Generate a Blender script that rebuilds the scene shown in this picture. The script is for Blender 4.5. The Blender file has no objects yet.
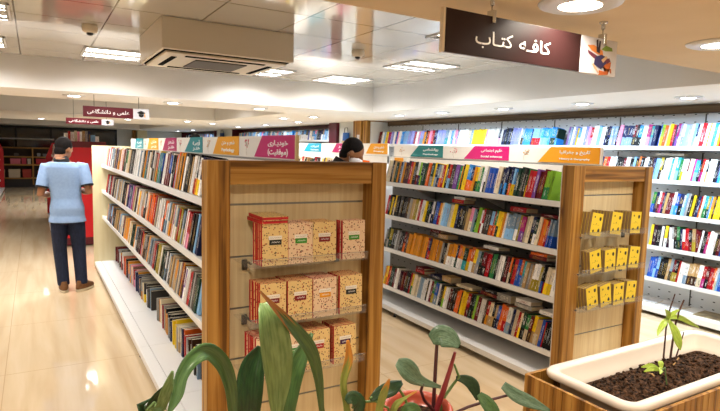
import bpy, math, random
from mathutils import Vector, Matrix, noise
random.seed(7)
sc=bpy.context.scene; COL=sc.collection
PI=math.pi
def R(a): return math.radians(a)
# ------------------------------------------------------------------ materials
def lin(h):
    if isinstance(h,str):
        h=h.lstrip('#'); c=[int(h[i:i+2],16)/255 for i in (0,2,4)]
    else: c=h
    return tuple((x/12.92 if x<=.04045 else ((x+.055)/1.055)**2.4) for x in c)+(1,)
def nt_new(name):
    m=bpy.data.materials.new(name); m.use_nodes=True; t=m.node_tree
    return m,t,t.nodes['Principled BSDF']
def N(t,typ,**kw):
    n=t.nodes.new(typ)
    for k,v in kw.items():
        if k.startswith('i_'):
            key=k[2:]; key=int(key) if key.isdigit() else key.replace('_',' ')
            n.inputs[key].default_value=v
        else: setattr(n,k,v)
    return n
def L(t,a,b): t.links.new(a,b)
def mat(name,col,rough=.5,metal=0,spec=.5,emit=0,ecol=None,alpha=1,trans=0,ior=1.45,sss=0):
    m,t,b=nt_new(name); b.inputs['Base Color'].default_value=lin(col)
    b.inputs['Roughness'].default_value=rough; b.inputs['Metallic'].default_value=metal
    b.inputs['Specular IOR Level'].default_value=spec
    if emit:
        b.inputs['Emission Color'].default_value=lin(ecol or col); b.inputs['Emission Strength'].default_value=emit
    if trans: b.inputs['Transmission Weight'].default_value=trans; b.inputs['IOR'].default_value=ior
    if sss: b.inputs['Subsurface Weight'].default_value=sss; b.inputs['Subsurface Scale'].default_value=.01
    return m
def ramp(t,fac,stops,interp='LINEAR'):
    r=N(t,'ShaderNodeValToRGB'); r.color_ramp.interpolation=interp
    e=r.color_ramp.elements
    while len(e)<len(stops): e.new(.5)
    for q,(p,c) in zip(e,stops): q.position=p; q.color=lin(c)
    L(t,fac,r.inputs['Fac']); return r
def noisy(name,c1,c2,scale=(8,8,8),rough=.5,detail=4,metal=0,bump=0,lo=.35,hi=.65,spec=.5,coord='Object'):
    m,t,b=nt_new(name); tc=N(t,'ShaderNodeTexCoord'); mp=N(t,'ShaderNodeMapping'); mp.inputs['Scale'].default_value=scale
    L(t,tc.outputs[coord],mp.inputs['Vector']); n=N(t,'ShaderNodeTexNoise',i_Detail=detail); n.inputs['Scale'].default_value=1
    L(t,mp.outputs[0],n.inputs['Vector']); r=ramp(t,n.outputs['Fac'],[(lo,c1),(hi,c2)]); L(t,r.outputs[0],b.inputs['Base Color'])
    b.inputs['Roughness'].default_value=rough; b.inputs['Metallic'].default_value=metal; b.inputs['Specular IOR Level'].default_value=spec
    if bump:
        bp=N(t,'ShaderNodeBump'); bp.inputs['Strength'].default_value=bump; bp.inputs['Distance'].default_value=.01
        L(t,n.outputs['Fac'],bp.inputs['Height']); L(t,bp.outputs[0],b.inputs['Normal'])
    return m
def wood(name,axis,cd,cm,cl,rough=.45,plank=None):
    # grain runs along axis; planks glued side by side shift in tone
    m,t,b=nt_new(name); tc=N(t,'ShaderNodeTexCoord'); mp=N(t,'ShaderNodeMapping')
    s=[38,38,38]; s['xyz'.index(axis)]=1.3; mp.inputs['Scale'].default_value=s
    oi=N(t,'ShaderNodeObjectInfo'); ad=N(t,'ShaderNodeVectorMath',operation='ADD')
    L(t,tc.outputs['Object'],ad.inputs[0]); L(t,oi.outputs['Random'],ad.inputs[1]); L(t,ad.outputs[0],mp.inputs['Vector'])
    n=N(t,'ShaderNodeTexNoise',i_Detail=6,i_Distortion=.6); n.inputs['Scale'].default_value=1; L(t,mp.outputs[0],n.inputs['Vector'])
    mp2=N(t,'ShaderNodeMapping'); s2=[22,22,22]; s2['xyz'.index(axis)]=.05; mp2.inputs['Scale'].default_value=s2
    L(t,ad.outputs[0],mp2.inputs['Vector']); v=N(t,'ShaderNodeTexNoise',i_Detail=0); v.inputs['Scale'].default_value=1; L(t,mp2.outputs[0],v.inputs['Vector'])
    mx=N(t,'ShaderNodeMath',operation='MULTIPLY_ADD'); mx.inputs[1].default_value=.62; L(t,n.outputs['Fac'],mx.inputs[0])
    m2=N(t,'ShaderNodeMath',operation='MULTIPLY'); m2.inputs[1].default_value=.38; L(t,v.outputs['Fac'],m2.inputs[0]); L(t,m2.outputs[0],mx.inputs[2])
    r=ramp(t,mx.outputs[0],[(.36,cd),(.47,cm),(.62,cl)]); 
    # knots
    k=N(t,'ShaderNodeTexVoronoi'); mk=N(t,'ShaderNodeMapping'); sk=[7,7,7]; sk['xyz'.index(axis)]=2.2; mk.inputs['Scale'].default_value=sk
    L(t,ad.outputs[0],mk.inputs['Vector']); L(t,mk.outputs[0],k.inputs['Vector']); k.inputs['Scale'].default_value=1
    kr=N(t,'ShaderNodeMapRange'); kr.inputs['From Min'].default_value=.03; kr.inputs['From Max'].default_value=.11; L(t,k.outputs['Distance'],kr.inputs['Value'])
    mixk=N(t,'ShaderNodeMix',data_type='RGBA'); mixk.inputs[6].default_value=lin('#6a4018'); L(t,kr.outputs[0],mixk.inputs[0]); L(t,r.outputs[0],mixk.inputs[7])
    L(t,mixk.outputs[2],b.inputs['Base Color']); b.inputs['Roughness'].default_value=rough; b.inputs['Specular IOR Level'].default_value=.35
    return m
WD=('#674316','#9c6c2c','#bf9149')
M={}
M['wood_z']=wood('oak_vertical','z',*WD); M['wood_x']=wood('oak_horizontal','x',*WD); M['wood_y']=wood('oak_long','y',*WD)
M['wood_dark']=wood('brown_wood_strip','y','#4a3722','#70573c','#8f7452')
M['slat']=noisy('pale_slat_panel','#dcc699','#e8d6ac',(60,60,2),.5,3)
M['cream']=noisy('cream_laminate','#d8c79a','#dfd0a6',(20,20,2),.5,3)
M['groove']=mat('groove_metal','#8d8d8a',.35,.7)
M['white']=mat('white_enamel','#e9e6e2',.32)
M['white_edge']=mat('white_shelf_lip','#ece8e4',.3)
M['hdr']=noisy('cream_white_header','#efe8dd','#f3ece2',(6,6,6),.45)
M['black']=mat('black_plastic','#0c0c0e',.4)
M['slot']=mat('dark_air_slot','#0a0a0a',.95,spec=.05)
M['darkmetal']=mat('dark_metal','#5b5852',.35,.8)
M['chrome']=mat('chrome','#c9c9c9',.18,1)
M['red']=mat('red_laminate','#b80d1c',.3); M['redsh']=M['red']
M['burg']=noisy('burgundy_laminate','#4a0716','#5d0a1c',(4,4,2),.35)
M['page']=noisy('paper_edge','#d8ccb4','#c6b797',(300,300,300),.8,2)
M['kraft']=noisy('brown_paper_edge','#8d7450','#a48a60',(10,200,10),.8,2)
M['acr']=mat('clear_acrylic','#c4c8c6',.06,0,.7); M['acr'].node_tree.nodes['Principled BSDF'].inputs['Alpha'].default_value=.08; M['acre']=mat('acrylic_edge','#a3a7a4',.06,0,.7); M['acre'].node_tree.nodes['Principled BSDF'].inputs['Alpha'].default_value=.45
M['led']=mat('lamp_lens','#ffffff',.4,emit=16,ecol='#f4f8ff'); M['ledw']=mat('warm_lamp_lens','#ffffff',.4,emit=16,ecol='#fff3e2')
M['troff']=mat('fluorescent_tube','#ffffff',.4,emit=14,ecol='#fff8ee')
M['trim']=mat('lamp_trim','#dcdcdc',.3,.3)
M['louver']=mat('bright_louver','#d8d8d8',.15,1)
M['paintn']=noisy('ceiling_plaster_bounce_tan','#d6c2a5','#dbc8ac',(3,3,3),.8)  # tan of light bounced off the floor, put into the plaster colour
M['paint']=noisy('white_plaster','#e9e4da','#ede8df',(3,3,3),.75)
M['paintc']=noisy('white_ceiling_plaster','#e8e4de','#ece8e3',(3,3,3),.8)
M['wallg']=noisy('pale_wall','#d9dcd9','#e0e2df',(3,3,3),.7)
M['ac']=mat('ivory_plastic_bounce_tint','#e4d6bf',.4)  # ivory, deepened towards tan to hold the warm bounce in the colour
M['acd']=mat('air_grille','#4a4038',.6)
M['brown_sign']=noisy('brown_sign_face','#271415','#2c1818',(3,3,3),.3,spec=.3)
M['maroon']=mat('maroon_sign_face','#5a0d1c',.35)
M['signw']=mat('white_sign_face','#d8d6dc',.35)
M['letter']=mat('white_lettering','#f6f4f2',.5)
for k,c in dict(teal='#1f8e97',teal2='#0d8080',cyan='#18a2bf',pink='#c6176f',pink2='#d3106f',amber='#f3a71d',amber2='#f5a21a',mag='#b41f63',salmon='#e0744a').items(): M[k]=mat('sign_'+k,c,.4)
M['glassb']=mat('dark_window_glass','#07090c',.08,0,.6)
M['mull']=mat('black_mullion','#111214',.4,.3)
M['soil']=noisy('dark_potting_soil','#150e09','#5f432f',(70,70,70),.95,8,bump=1,lo=.38,hi=.68,spec=.2)
M['tray']=mat('cream_white_plastic','#e6dbce',.33)
M['terr']=mat('salmon_pot_glaze','#b5533f',.25)
M['potg']=mat('grey_pot','#6f6a62',.5)
M['skin']=noisy('skin','#8a5a3c','#96653f',(20,20,20),.55); M['hair']=noisy('black_hair','#080605','#17110f',(90,90,30),.8,spec=.15)
M['polo']=noisy('light_blue_knit','#8ba6cd','#92aed3',(40,40,40),.85); M['knitb']=mat('black_rib_knit','#101116',.85)
M['denim']=noisy('dark_navy_denim','#0d1730','#16223f',(70,70,20),.85); M['boot']=noisy('brown_suede','#6b4522','#7d5430',(40,40,40),.8); M['sole']=mat('pale_rubber_sole','#cbbfa4',.7)
M['blackcloth']=noisy('black_cotton','#0d0d10','#17171b',(40,40,40),.9); M['mask']=mat('white_face_mask','#e6e3e4',.8)
M['eye']=mat('eye','#1a120d',.2)
def leafmat(name,cb,cl,edge=None,rough=.38):
    m,t,b=nt_new(name); uv=N(t,'ShaderNodeUVMap'); sp=N(t,'ShaderNodeSeparateXYZ'); L(t,uv.outputs[0],sp.inputs[0])
    w=N(t,'ShaderNodeMath',operation='MULTIPLY'); w.inputs[1].default_value=60; L(t,sp.outputs[0],w.inputs[0])
    s=N(t,'ShaderNodeMath',operation='SINE'); L(t,w.outputs[0],s.inputs[0])
    n=N(t,'ShaderNodeTexNoise',i_Detail=3); n.inputs['Scale'].default_value=9; L(t,uv.outputs[0],n.inputs['Vector'])
    a=N(t,'ShaderNodeMath',operation='MULTIPLY_ADD'); a.inputs[1].default_value=.045; L(t,s.outputs[0],a.inputs[0]); L(t,n.outputs['Fac'],a.inputs[2])
    r=ramp(t,a.outputs[0],[(.3,cb),(.7,cl)]); out=r.outputs[0]
    # pale midrib
    d=N(t,'ShaderNodeMath',operation='SUBTRACT'); d.inputs[1].default_value=.5; L(t,sp.outputs[0],d.inputs[0]); ab=N(t,'ShaderNodeMath',operation='ABSOLUTE'); L(t,d.outputs[0],ab.inputs[0])
    if edge:
        k=N(t,'ShaderNodeMath',operation='MULTIPLY_ADD'); k.inputs[1].default_value=1.4; k.inputs[2].default_value=-.74
        L(t,sp.outputs[1],k.inputs[0]); k2=N(t,'ShaderNodeMath',operation='MULTIPLY_ADD'); k2.inputs[1].default_value=.35; L(t,ab.outputs[0],k2.inputs[0]); L(t,k.outputs[0],k2.inputs[2])
        k3=N(t,'ShaderNodeMath',operation='MULTIPLY_ADD'); k3.inputs[1].default_value=.5; L(t,n.outputs['Fac'],k3.inputs[0]); L(t,k2.outputs[0],k3.inputs[2])
        kr=N(t,'ShaderNodeMapRange'); kr.inputs['From Min'].default_value=.62; kr.inputs['From Max'].default_value=.75; L(t,k3.outputs[0],kr.inputs['Value'])
        mx=N(t,'ShaderNodeMix',data_type='RGBA'); L(t,kr.outputs[0],mx.inputs[0]); L(t,out,mx.inputs[6]); mx.inputs[7].default_value=lin(edge); out=mx.outputs[2]
    L(t,out,b.inputs['Base Color']); b.inputs['Roughness'].default_value=rough
    bp=N(t,'ShaderNodeBump'); bp.inputs['Strength'].default_value=.12; bp.inputs['Distance'].default_value=.002; L(t,s.outputs[0],bp.inputs['Height']); L(t,bp.outputs[0],b.inputs['Normal'])
    return m
M['leaf']=leafmat('leaf_green','#33522a','#4c6e38'); M['leafl']=leafmat('leaf_pale_green','#56753f','#7f9a60'); M['leafd']=leafmat('leaf_dark_green','#17311a','#2b4c26')
M['leafb']=leafmat('leaf_green_with_dry_tip','#2d4f22','#4a6c30','#a4682a'); M['dry']=leafmat('leaf_dried_tip','#7b8a3a','#8f9446','#bd7c2b')
M['begonia']=leafmat('leaf_grey_green','#47634a','#69846a'); M['young']=leafmat('leaf_young_yellow_green','#93b53a','#c2d95c')
M['stemp']=mat('stem_purple_brown','#4b262a',.4); M['stemr']=mat('stem_wine_red','#8a2f34',.35); M['stemg']=mat('stem_green','#5d7a3c',.45); M['twig']=mat('twig_brown','#4d2d1c',.7)
def sloted(name,col,slot):
    # white steel back panel punched with rows of small slots
    m,t,b=nt_new(name); tc=N(t,'ShaderNodeTexCoord'); sp=N(t,'ShaderNodeSeparateXYZ'); L(t,tc.outputs['Object'],sp.inputs[0])
    def cell(o,per,half):
        a=N(t,'ShaderNodeMath',operation='DIVIDE'); a.inputs[1].default_value=per; L(t,o,a.inputs[0])
        f=N(t,'ShaderNodeMath',operation='FRACT'); L(t,a.outputs[0],f.inputs[0])
        s=N(t,'ShaderNodeMath',operation='SUBTRACT'); s.inputs[1].default_value=.5; L(t,f.outputs[0],s.inputs[0])
        ab=N(t,'ShaderNodeMath',operation='ABSOLUTE'); L(t,s.outputs[0],ab.inputs[0])
        lt=N(t,'ShaderNodeMath',operation='LESS_THAN'); lt.inputs[1].default_value=half/per; L(t,ab.outputs[0],lt.inputs[0]); return lt
    y=cell(sp.outputs[1],.115,.011); z=cell(sp.outputs[2],.08,.005)
    mu=N(t,'ShaderNodeMath',operation='MULTIPLY'); L(t,y.outputs[0],mu.inputs[0]); L(t,z.outputs[0],mu.inputs[1])
    mx=N(t,'ShaderNodeMix',data_type='RGBA'); L(t,mu.outputs[0],mx.inputs[0]); mx.inputs[6].default_value=lin(col); mx.inputs[7].default_value=lin(slot)
    L(t,mx.outputs[2],b.inputs['Base Color']); b.inputs['Roughness'].default_value=.4; return m
M['perf_shade']=sloted('perforated_steel_back_shade_grey','#85827d','#151515')  # steel back darkened to grey, carrying the shade between the shelves
M['perf']=sloted('perforated_steel_back','#dcdddd','#15151a')
def floor_mat():
    m,t,b=nt_new('polished_beige_porcelain'); tc=N(t,'ShaderNodeTexCoord'); sp=N(t,'ShaderNodeSeparateXYZ'); L(t,tc.outputs['Object'],sp.inputs[0])
    mp=N(t,'ShaderNodeMapping'); mp.inputs['Scale'].default_value=(5,.35,1); L(t,tc.outputs['Object'],mp.inputs['Vector'])
    n=N(t,'ShaderNodeTexNoise',i_Detail=6,i_Distortion=.4); n.inputs['Scale'].default_value=1.6; L(t,mp.outputs[0],n.inputs['Vector'])
    r=ramp(t,n.outputs['Fac'],[(.3,'#cbae88'),(.55,'#d9c09c'),(.75,'#e1cbab')])
    def line(o,off,per,w):
        a=N(t,'ShaderNodeMath',operation='ADD'); a.inputs[1].default_value=-off+per*50; L(t,o,a.inputs[0])
        mo=N(t,'ShaderNodeMath',operation='MODULO'); mo.inputs[1].default_value=per; L(t,a.outputs[0],mo.inputs[0])
        lt=N(t,'ShaderNodeMath',operation='LESS_THAN'); lt.inputs[1].default_value=w; L(t,mo.outputs[0],lt.inputs[0]); return lt
    mx=N(t,'ShaderNodeMath',operation='MAXIMUM'); L(t,line(sp.outputs[0],-.22,1.2,.005).outputs[0],mx.inputs[0]); L(t,line(sp.outputs[1],5.65,1.2,.006).outputs[0],mx.inputs[1])
    c=N(t,'ShaderNodeMix',data_type='RGBA'); L(t,mx.outputs[0],c.inputs[0]); L(t,r.outputs[0],c.inputs[6]); c.inputs[7].default_value=lin('#bd9f78')
    L(t,c.outputs[2],b.inputs['Base Color']); b.inputs['Roughness'].default_value=.07; b.inputs['Specular IOR Level'].default_value=.6
    return m
M['floor']=floor_mat()
def tile_mat():
    m,t,b=nt_new('glossy_metal_ceiling_tile'); tc=N(t,'ShaderNodeTexCoord'); sp=N(t,'ShaderNodeSeparateXYZ'); L(t,tc.outputs['Object'],sp.inputs[0])
    def line(o,off,per,w):
        a=N(t,'ShaderNodeMath',operation='ADD'); a.inputs[1].default_value=-off+per*50; L(t,o,a.inputs[0])
        mo=N(t,'ShaderNodeMath',operation='MODULO'); mo.inputs[1].default_value=per; L(t,a.outputs[0],mo.inputs[0])
        lt=N(t,'ShaderNodeMath',operation='LESS_THAN'); lt.inputs[1].default_value=w; L(t,mo.outputs[0],lt.inputs[0]); return lt
    mx=N(t,'ShaderNodeMath',operation='MAXIMUM'); L(t,line(sp.outputs[0],-.1,.6,.011).outputs[0],mx.inputs[0]); L(t,line(sp.outputs[1],3.6,.6,.011).outputs[0],mx.inputs[1])
    c=N(t,'ShaderNodeMix',data_type='RGBA'); L(t,mx.outputs[0],c.inputs[0]); c.inputs[6].default_value=lin('#e3ded6'); c.inputs[7].default_value=lin('#4d463e')
    L(t,c.outputs[2],b.inputs['Base Color']); b.inputs['Metallic'].default_value=.4; b.inputs['Roughness'].default_value=.09
    n=N(t,'ShaderNodeTexNoise',i_Detail=1); n.inputs['Scale'].default_value=2.2; L(t,tc.outputs['Object'],n.inputs['Vector'])
    bp=N(t,'ShaderNodeBump'); bp.inputs['Strength'].default_value=.06; bp.inputs['Distance'].default_value=.05; L(t,n.outputs['Fac'],bp.inputs['Height']); L(t,bp.outputs[0],b.inputs['Normal'])
    return m
M['tile']=tile_mat()
def gift_mat(name,c,dots):
    m,t,b=nt_new(name); tc=N(t,'ShaderNodeTexCoord'); oi=N(t,'ShaderNodeObjectInfo'); ad=N(t,'ShaderNodeVectorMath',operation='ADD')
    L(t,tc.outputs['Object'],ad.inputs[0]); L(t,oi.outputs['Random'],ad.inputs[1])
    v=N(t,'ShaderNodeTexVoronoi'); v.inputs['Scale'].default_value=100; L(t,ad.outputs[0],v.inputs['Vector'])
    lt=N(t,'ShaderNodeMath',operation='LESS_THAN'); lt.inputs[1].default_value=.33; L(t,v.outputs['Distance'],lt.inputs[0])
    hs=N(t,'ShaderNodeSeparateColor'); L(t,v.outputs['Color'],hs.inputs[0]); r=ramp(t,hs.outputs[0],[(0,dots[0]),(.35,dots[1]),(.6,dots[2]),(.8,c)],'CONSTANT')
    mx=N(t,'ShaderNodeMix',data_type='RGBA'); L(t,lt.outputs[0],mx.inputs[0]); mx.inputs[6].default_value=lin(c); L(t,r.outputs[0],mx.inputs[7])
    L(t,mx.outputs[2],b.inputs['Base Color']); b.inputs['Roughness'].default_value=.45; return m
M['giftY']=gift_mat('gift_cover_yellow','#e6c788',('#7a1f1a','#5a3a1c','#b5562c')); M['giftP']=gift_mat('gift_cover_cream','#e9cba8',('#8a2a2a','#6b4a2c','#b0503c'))
M['giftred']=mat('gift_cover_red_cloth','#c01824',.5)
M['yel']=mat('yellow_card_cover','#eccb2e',.5)
# book cloth and paper covers
BC=dict(K='#0c0c0f',g='#3a3632',G='#8f8c88',W='#eae7e2',I='#dccdae',b='#b3905f',B='#3d2416',R='#a80f18',r='#650b14',O='#e0651c',o='#d98c16',Y='#ecc71c',y='#a08c26',L='#86b82e',N='#2b7a40',n='#173629',T='#2a9094',U='#2150ad',u='#141d48',C='#86b6dd',A='#2f8ad8',V='#6d3f86',l='#8e94d6',P='#a8246f',p='#e98fae',M='#360d25',S='#7a92a8')
CN=dict(K='black',g='charcoal',G='grey',W='white',I='cream',b='tan',B='brown',R='red',r='dark red',O='orange',o='amber',Y='yellow',y='olive',L='lime green',N='green',n='dark green',T='teal',U='blue',u='navy',C='light blue',A='bright blue',V='purple',l='lavender',P='magenta',p='pink',M='plum',S='steel blue')
def book_mat(k):
    c=BC[k]; m,t,b=nt_new('book_cover_'+CN[k].replace(' ','_'))
    uv=N(t,'ShaderNodeUVMap'); sp=N(t,'ShaderNodeSeparateXYZ'); L(t,uv.outputs[0],sp.inputs[0])
    oi=N(t,'ShaderNodeObjectInfo'); ge=N(t,'ShaderNodeNewGeometry'); ad=N(t,'ShaderNodeMath',operation='ADD')
    L(t,oi.outputs['Random'],ad.inputs[0]); L(t,ge.outputs['Random Per Island'],ad.inputs[1]); fr=N(t,'ShaderNodeMath',operation='FRACT'); L(t,ad.outputs[0],fr.inputs[0])
    cb=N(t,'ShaderNodeCombineXYZ'); 
    a1=N(t,'ShaderNodeMath',operation='MULTIPLY'); a1.inputs[1].default_value=2.2; L(t,sp.outputs[0],a1.inputs[0]); L(t,a1.outputs[0],cb.inputs[0])
    a2=N(t,'ShaderNodeMath',operation='MULTIPLY'); a2.inputs[1].default_value=13; L(t,sp.outputs[1],a2.inputs[0]); L(t,a2.outputs[0],cb.inputs[1])
    a3=N(t,'ShaderNodeMath',operation='MULTIPLY'); a3.inputs[1].default_value=77; L(t,fr.outputs[0],a3.inputs[0]); L(t,a3.outputs[0],cb.inputs[2])
    n=N(t,'ShaderNodeTexNoise',i_Detail=2); n.inputs['Scale'].default_value=1.3; L(t,cb.outputs[0],n.inputs['Vector'])
    th=N(t,'ShaderNodeMath',operation='GREATER_THAN'); th.inputs[1].default_value=.57; L(t,n.outputs['Fac'],th.inputs[0])
    # title lives on the spine only (u in 0..1)
    us=N(t,'ShaderNodeMath',operation='SUBTRACT'); us.inputs[1].default_value=.5; L(t,sp.outputs[0],us.inputs[0]); ua=N(t,'ShaderNodeMath',operation='ABSOLUTE'); L(t,us.outputs[0],ua.inputs[0])
    ul=N(t,'ShaderNodeMath',operation='LESS_THAN'); ul.inputs[1].default_value=.3; L(t,ua.outputs[0],ul.inputs[0])
    vs=N(t,'ShaderNodeMath',operation='SUBTRACT'); vs.inputs[1].default_value=.55; L(t,sp.outputs[1],vs.inputs[0]); va=N(t,'ShaderNodeMath',operation='ABSOLUTE'); L(t,vs.outputs[0],va.inputs[0])
    vl=N(t,'ShaderNodeMath',operation='LESS_THAN'); vl.inputs[1].default_value=.33; L(t,va.outputs[0],vl.inputs[0])
    p1=N(t,'ShaderNodeMath',operation='MULTIPLY'); L(t,th.outputs[0],p1.inputs[0]); L(t,ul.outputs[0],p1.inputs[1])
    p2=N(t,'ShaderNodeMath',operation='MULTIPLY'); L(t,p1.outputs[0],p2.inputs[0]); L(t,vl.outputs[0],p2.inputs[1])
    li=lin(c); lum=.3*li[0]+.6*li[1]+.1*li[2]
    marks=[(0,'#efe9da'),(.45,'#d9b45a'),(.7,'#cfd6dc'),(.85,'#f0f0f0')] if lum<.35 else [(0,'#2a2a2e'),(.4,'#8d1c22'),(.65,'#27408a'),(.85,'#5a4a3a')]
    mr=ramp(t,fr.outputs[0],marks,'CONSTANT')
    hv=N(t,'ShaderNodeHueSaturation'); hv.inputs['Color'].default_value=li; mr2=N(t,'ShaderNodeMapRange'); mr2.inputs['To Min'].default_value=.8; mr2.inputs['To Max'].default_value=1.2; L(t,fr.outputs[0],mr2.inputs['Value']); L(t,mr2.outputs[0],hv.inputs['Value'])
    p3=N(t,'ShaderNodeMath',operation='MULTIPLY'); p3.inputs[1].default_value=.8; L(t,p2.outputs[0],p3.inputs[0])
    mx=N(t,'ShaderNodeMix',data_type='RGBA'); L(t,p3.outputs[0],mx.inputs[0]); L(t,hv.outputs[0],mx.inputs[6]); L(t,mr.outputs[0],mx.inputs[7])
    L(t,mx.outputs[2],b.inputs['Base Color']); b.inputs['Roughness'].default_value=.5; b.inputs['Specular IOR Level'].default_value=.2; return m
BM={k:book_mat(k) for k in BC}
# ------------------------------------------------------------------ mesh helpers
WL={}
class MB:
    def __init__(s): s.v=[]; s.f=[]; s.mi=[]; s.uv=[]; s.sm=[]
    def add(s,vs,fs,m=0,uvs=None,smooth=False):
        o=len(s.v); s.v+=[tuple(v) for v in vs]
        for i,f in enumerate(fs):
            s.f.append([o+j for j in f]); s.mi.append(m); s.sm.append(smooth); s.uv.append(uvs[i] if uvs else None)
        return s
    def box(s,x0,x1,y0,y1,z0,z1,m=0):
        v=[(x,y,z) for x in (x0,x1) for y in (y0,y1) for z in (z0,z1)]
        return s.add(v,[(0,1,3,2),(4,6,7,5),(0,4,5,1),(2,3,7,6),(0,2,6,4),(1,5,7,3)],m)
    def prism(s,poly,axis,a0,a1,m=0,smooth=False):
        # poly in the two other axes (cyclic order), extruded along axis
        def P(p,a): return {'x':(a,p[0],p[1]),'y':(p[0],a,p[1]),'z':(p[0],p[1],a)}[axis]
        n=len(poly); v=[P(p,a0) for p in poly]+[P(p,a1) for p in poly]
        f=[[i,(i+1)%n,n+(i+1)%n,n+i] for i in range(n)]
        s.add(v,f,m,smooth=smooth); s.add(v[:n],[list(range(n))[::-1]],m); s.add(v[n:],[list(range(n))],m); return s
    def loft(s,rings,m=0,cap=True,smooth=True,closed=True):
        n=len(rings[0]); v=[p for r in rings for p in r]; f=[];uv=[]
        for i in range(len(rings)-1):
            for j in range(n if closed else n-1):
                k=(j+1)%n; f.append([i*n+j,i*n+k,(i+1)*n+k,(i+1)*n+j])
                a,b2=i/(len(rings)-1),(i+1)/(len(rings)-1); u0,u1=j/(n-1),(j+1)/(n-1); uv.append([(u0,a),(u1,a),(u1,b2),(u0,b2)])
        s.add(v,f,m,uv,smooth)
        if cap and closed:
            s.add(rings[0],[list(range(n))[::-1]],m,None,smooth); s.add(rings[-1],[list(range(n))],m,None,smooth)
        return s
    def tube(s,pts,rad,m=0,seg=10,cap=True,flat=1.0,up=None):
        pts=[Vector(p) for p in pts]; rr=rad if isinstance(rad,(list,tuple)) else [rad]*len(pts); rings=[]
        ref=Vector(up) if up else None
        for i,p in enumerate(pts):
            d=(pts[min(i+1,len(pts)-1)]-pts[max(i-1,0)]).normalized()
            if ref is None: ref=Vector((1,0,0)) if abs(d.x)<.8 else Vector((0,1,0))
            a=(ref-d*ref.dot(d)); 
            if a.length<1e-4: a=d.orthogonal()
            a.normalize(); b=d.cross(a); ref=a if up is None else ref
            rings.append([p+a*rr[i]*math.cos(2*PI*k/seg)+b*rr[i]*flat*math.sin(2*PI*k/seg) for k in range(seg)])
        return s.loft(rings,m,cap)
    def lathe(s,prof,c,m=0,seg=28):
        return s.loft([[(c[0]+r*math.cos(2*PI*k/seg),c[1]+r*math.sin(2*PI*k/seg),c[2]+z) for k in range(seg)] for r,z in prof],m)
    def ell(s,c,r,m=0,seg=14,rg=9):
        rings=[]
        for i in range(1,rg):
            a=PI*i/rg; rings.append([(c[0]+r[0]*math.sin(a)*math.cos(2*PI*k/seg),c[1]+r[1]*math.sin(a)*math.sin(2*PI*k/seg),c[2]-r[2]*math.cos(a)) for k in range(seg)])
        return s.loft(rings,m)
    def xf(s,mx,start=0):
        for i in range(start,len(s.v)): s.v[i]=tuple(mx@Vector(s.v[i]))
        return s
    def build(s,name,mats,parent=None,loc=None,local=False,bevel=0,remesh=0,smooth=0):
        if not isinstance(mats,(list,tuple)): mats=[mats]
        off=Vector(loc) if loc is not None else Vector((0,0,0))
        if parent is not None and not local: off=Vector(WL[parent.name])
        me=bpy.data.meshes.new(name); me.from_pydata([tuple(Vector(v)-off) for v in s.v] if not local else s.v,[],s.f)
        for m in mats: me.materials.append(m)
        me.polygons.foreach_set('material_index',s.mi); me.polygons.foreach_set('use_smooth',s.sm)
        if any(u is not None for u in s.uv):
            ul=me.uv_layers.new(name='UVMap').data; i=0
            for f,u in zip(s.f,s.uv):
                for j in range(len(f)):
                    if u is not None: ul[i].uv=u[j]
                    i+=1
        me.validate(); me.update()
        o=bpy.data.objects.new(name,me); COL.objects.link(o)
        if parent is not None: o.parent=parent; WL[o.name]=WL.get(parent.name,(0,0,0))
        else: o.location=off; WL[o.name]=tuple(off)
        if remesh:
            r=o.modifiers.new('remesh','REMESH'); r.mode='VOXEL'; r.voxel_size=remesh; r.use_smooth_shade=True
            if smooth: q=o.modifiers.new('smooth','SMOOTH'); q.iterations=smooth; q.factor=.5
        if bevel:
            b=o.modifiers.new('bevel','BEVEL'); b.width=bevel; b.segments=2; b.limit_method='ANGLE'
        return o
def thing(name,label,cat,loc,rz=0,group=None):
    o=bpy.data.objects.new(name,None); COL.objects.link(o); o.location=loc; o.rotation_euler=(0,0,rz); o.empty_display_size=.1
    o['label']=label; o['category']=cat; WL[o.name]=tuple(loc)
    if group: o['group']=group
    return o
def tag(o,label,cat,group=None,kind=None):
    o['label']=label; o['category']=cat
    if group: o['group']=group
    if kind: o['kind']=kind
    return o
def struct(name,mb,m,**kw):
    o=mb.build(name,m,**kw); o['kind']='structure'; return o
# Arabic-script letters: isolated, final, initial, medial glyphs
GL={'ا':(0xFE8D,0xFE8E,0,0),'ب':(0xFE8F,0xFE90,0xFE91,0xFE92),'ت':(0xFE95,0xFE96,0xFE97,0xFE98),'ج':(0xFE9D,0xFE9E,0xFE9F,0xFEA0),'خ':(0xFEA5,0xFEA6,0xFEA7,0xFEA8),'د':(0xFEA9,0xFEAA,0,0),'ر':(0xFEAD,0xFEAE,0,0),'س':(0xFEB1,0xFEB2,0xFEB3,0xFEB4),'ش':(0xFEB5,0xFEB6,0xFEB7,0xFEB8),'ع':(0xFEC9,0xFECA,0xFECB,0xFECC),'غ':(0xFECD,0xFECE,0xFECF,0xFED0),'ف':(0xFED1,0xFED2,0xFED3,0xFED4),'ق':(0xFED5,0xFED6,0xFED7,0xFED8),'ک':(0xFB8E,0xFB8F,0xFB90,0xFB91),'گ':(0xFB92,0xFB93,0xFB94,0xFB95),'ل':(0xFEDD,0xFEDE,0xFEDF,0xFEE0),'م':(0xFEE1,0xFEE2,0xFEE3,0xFEE4),'ن':(0xFEE5,0xFEE6,0xFEE7,0xFEE8),'ه':(0xFEE9,0xFEEA,0xFEEB,0xFEEC),'و':(0xFEED,0xFEEE,0,0),'ی':(0xFBFC,0xFBFD,0xFBFE,0xFBFF),'ص':(0xFEB9,0xFEBA,0xFEBB,0xFEBC),'ـ':(0x640,)*4}
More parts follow.
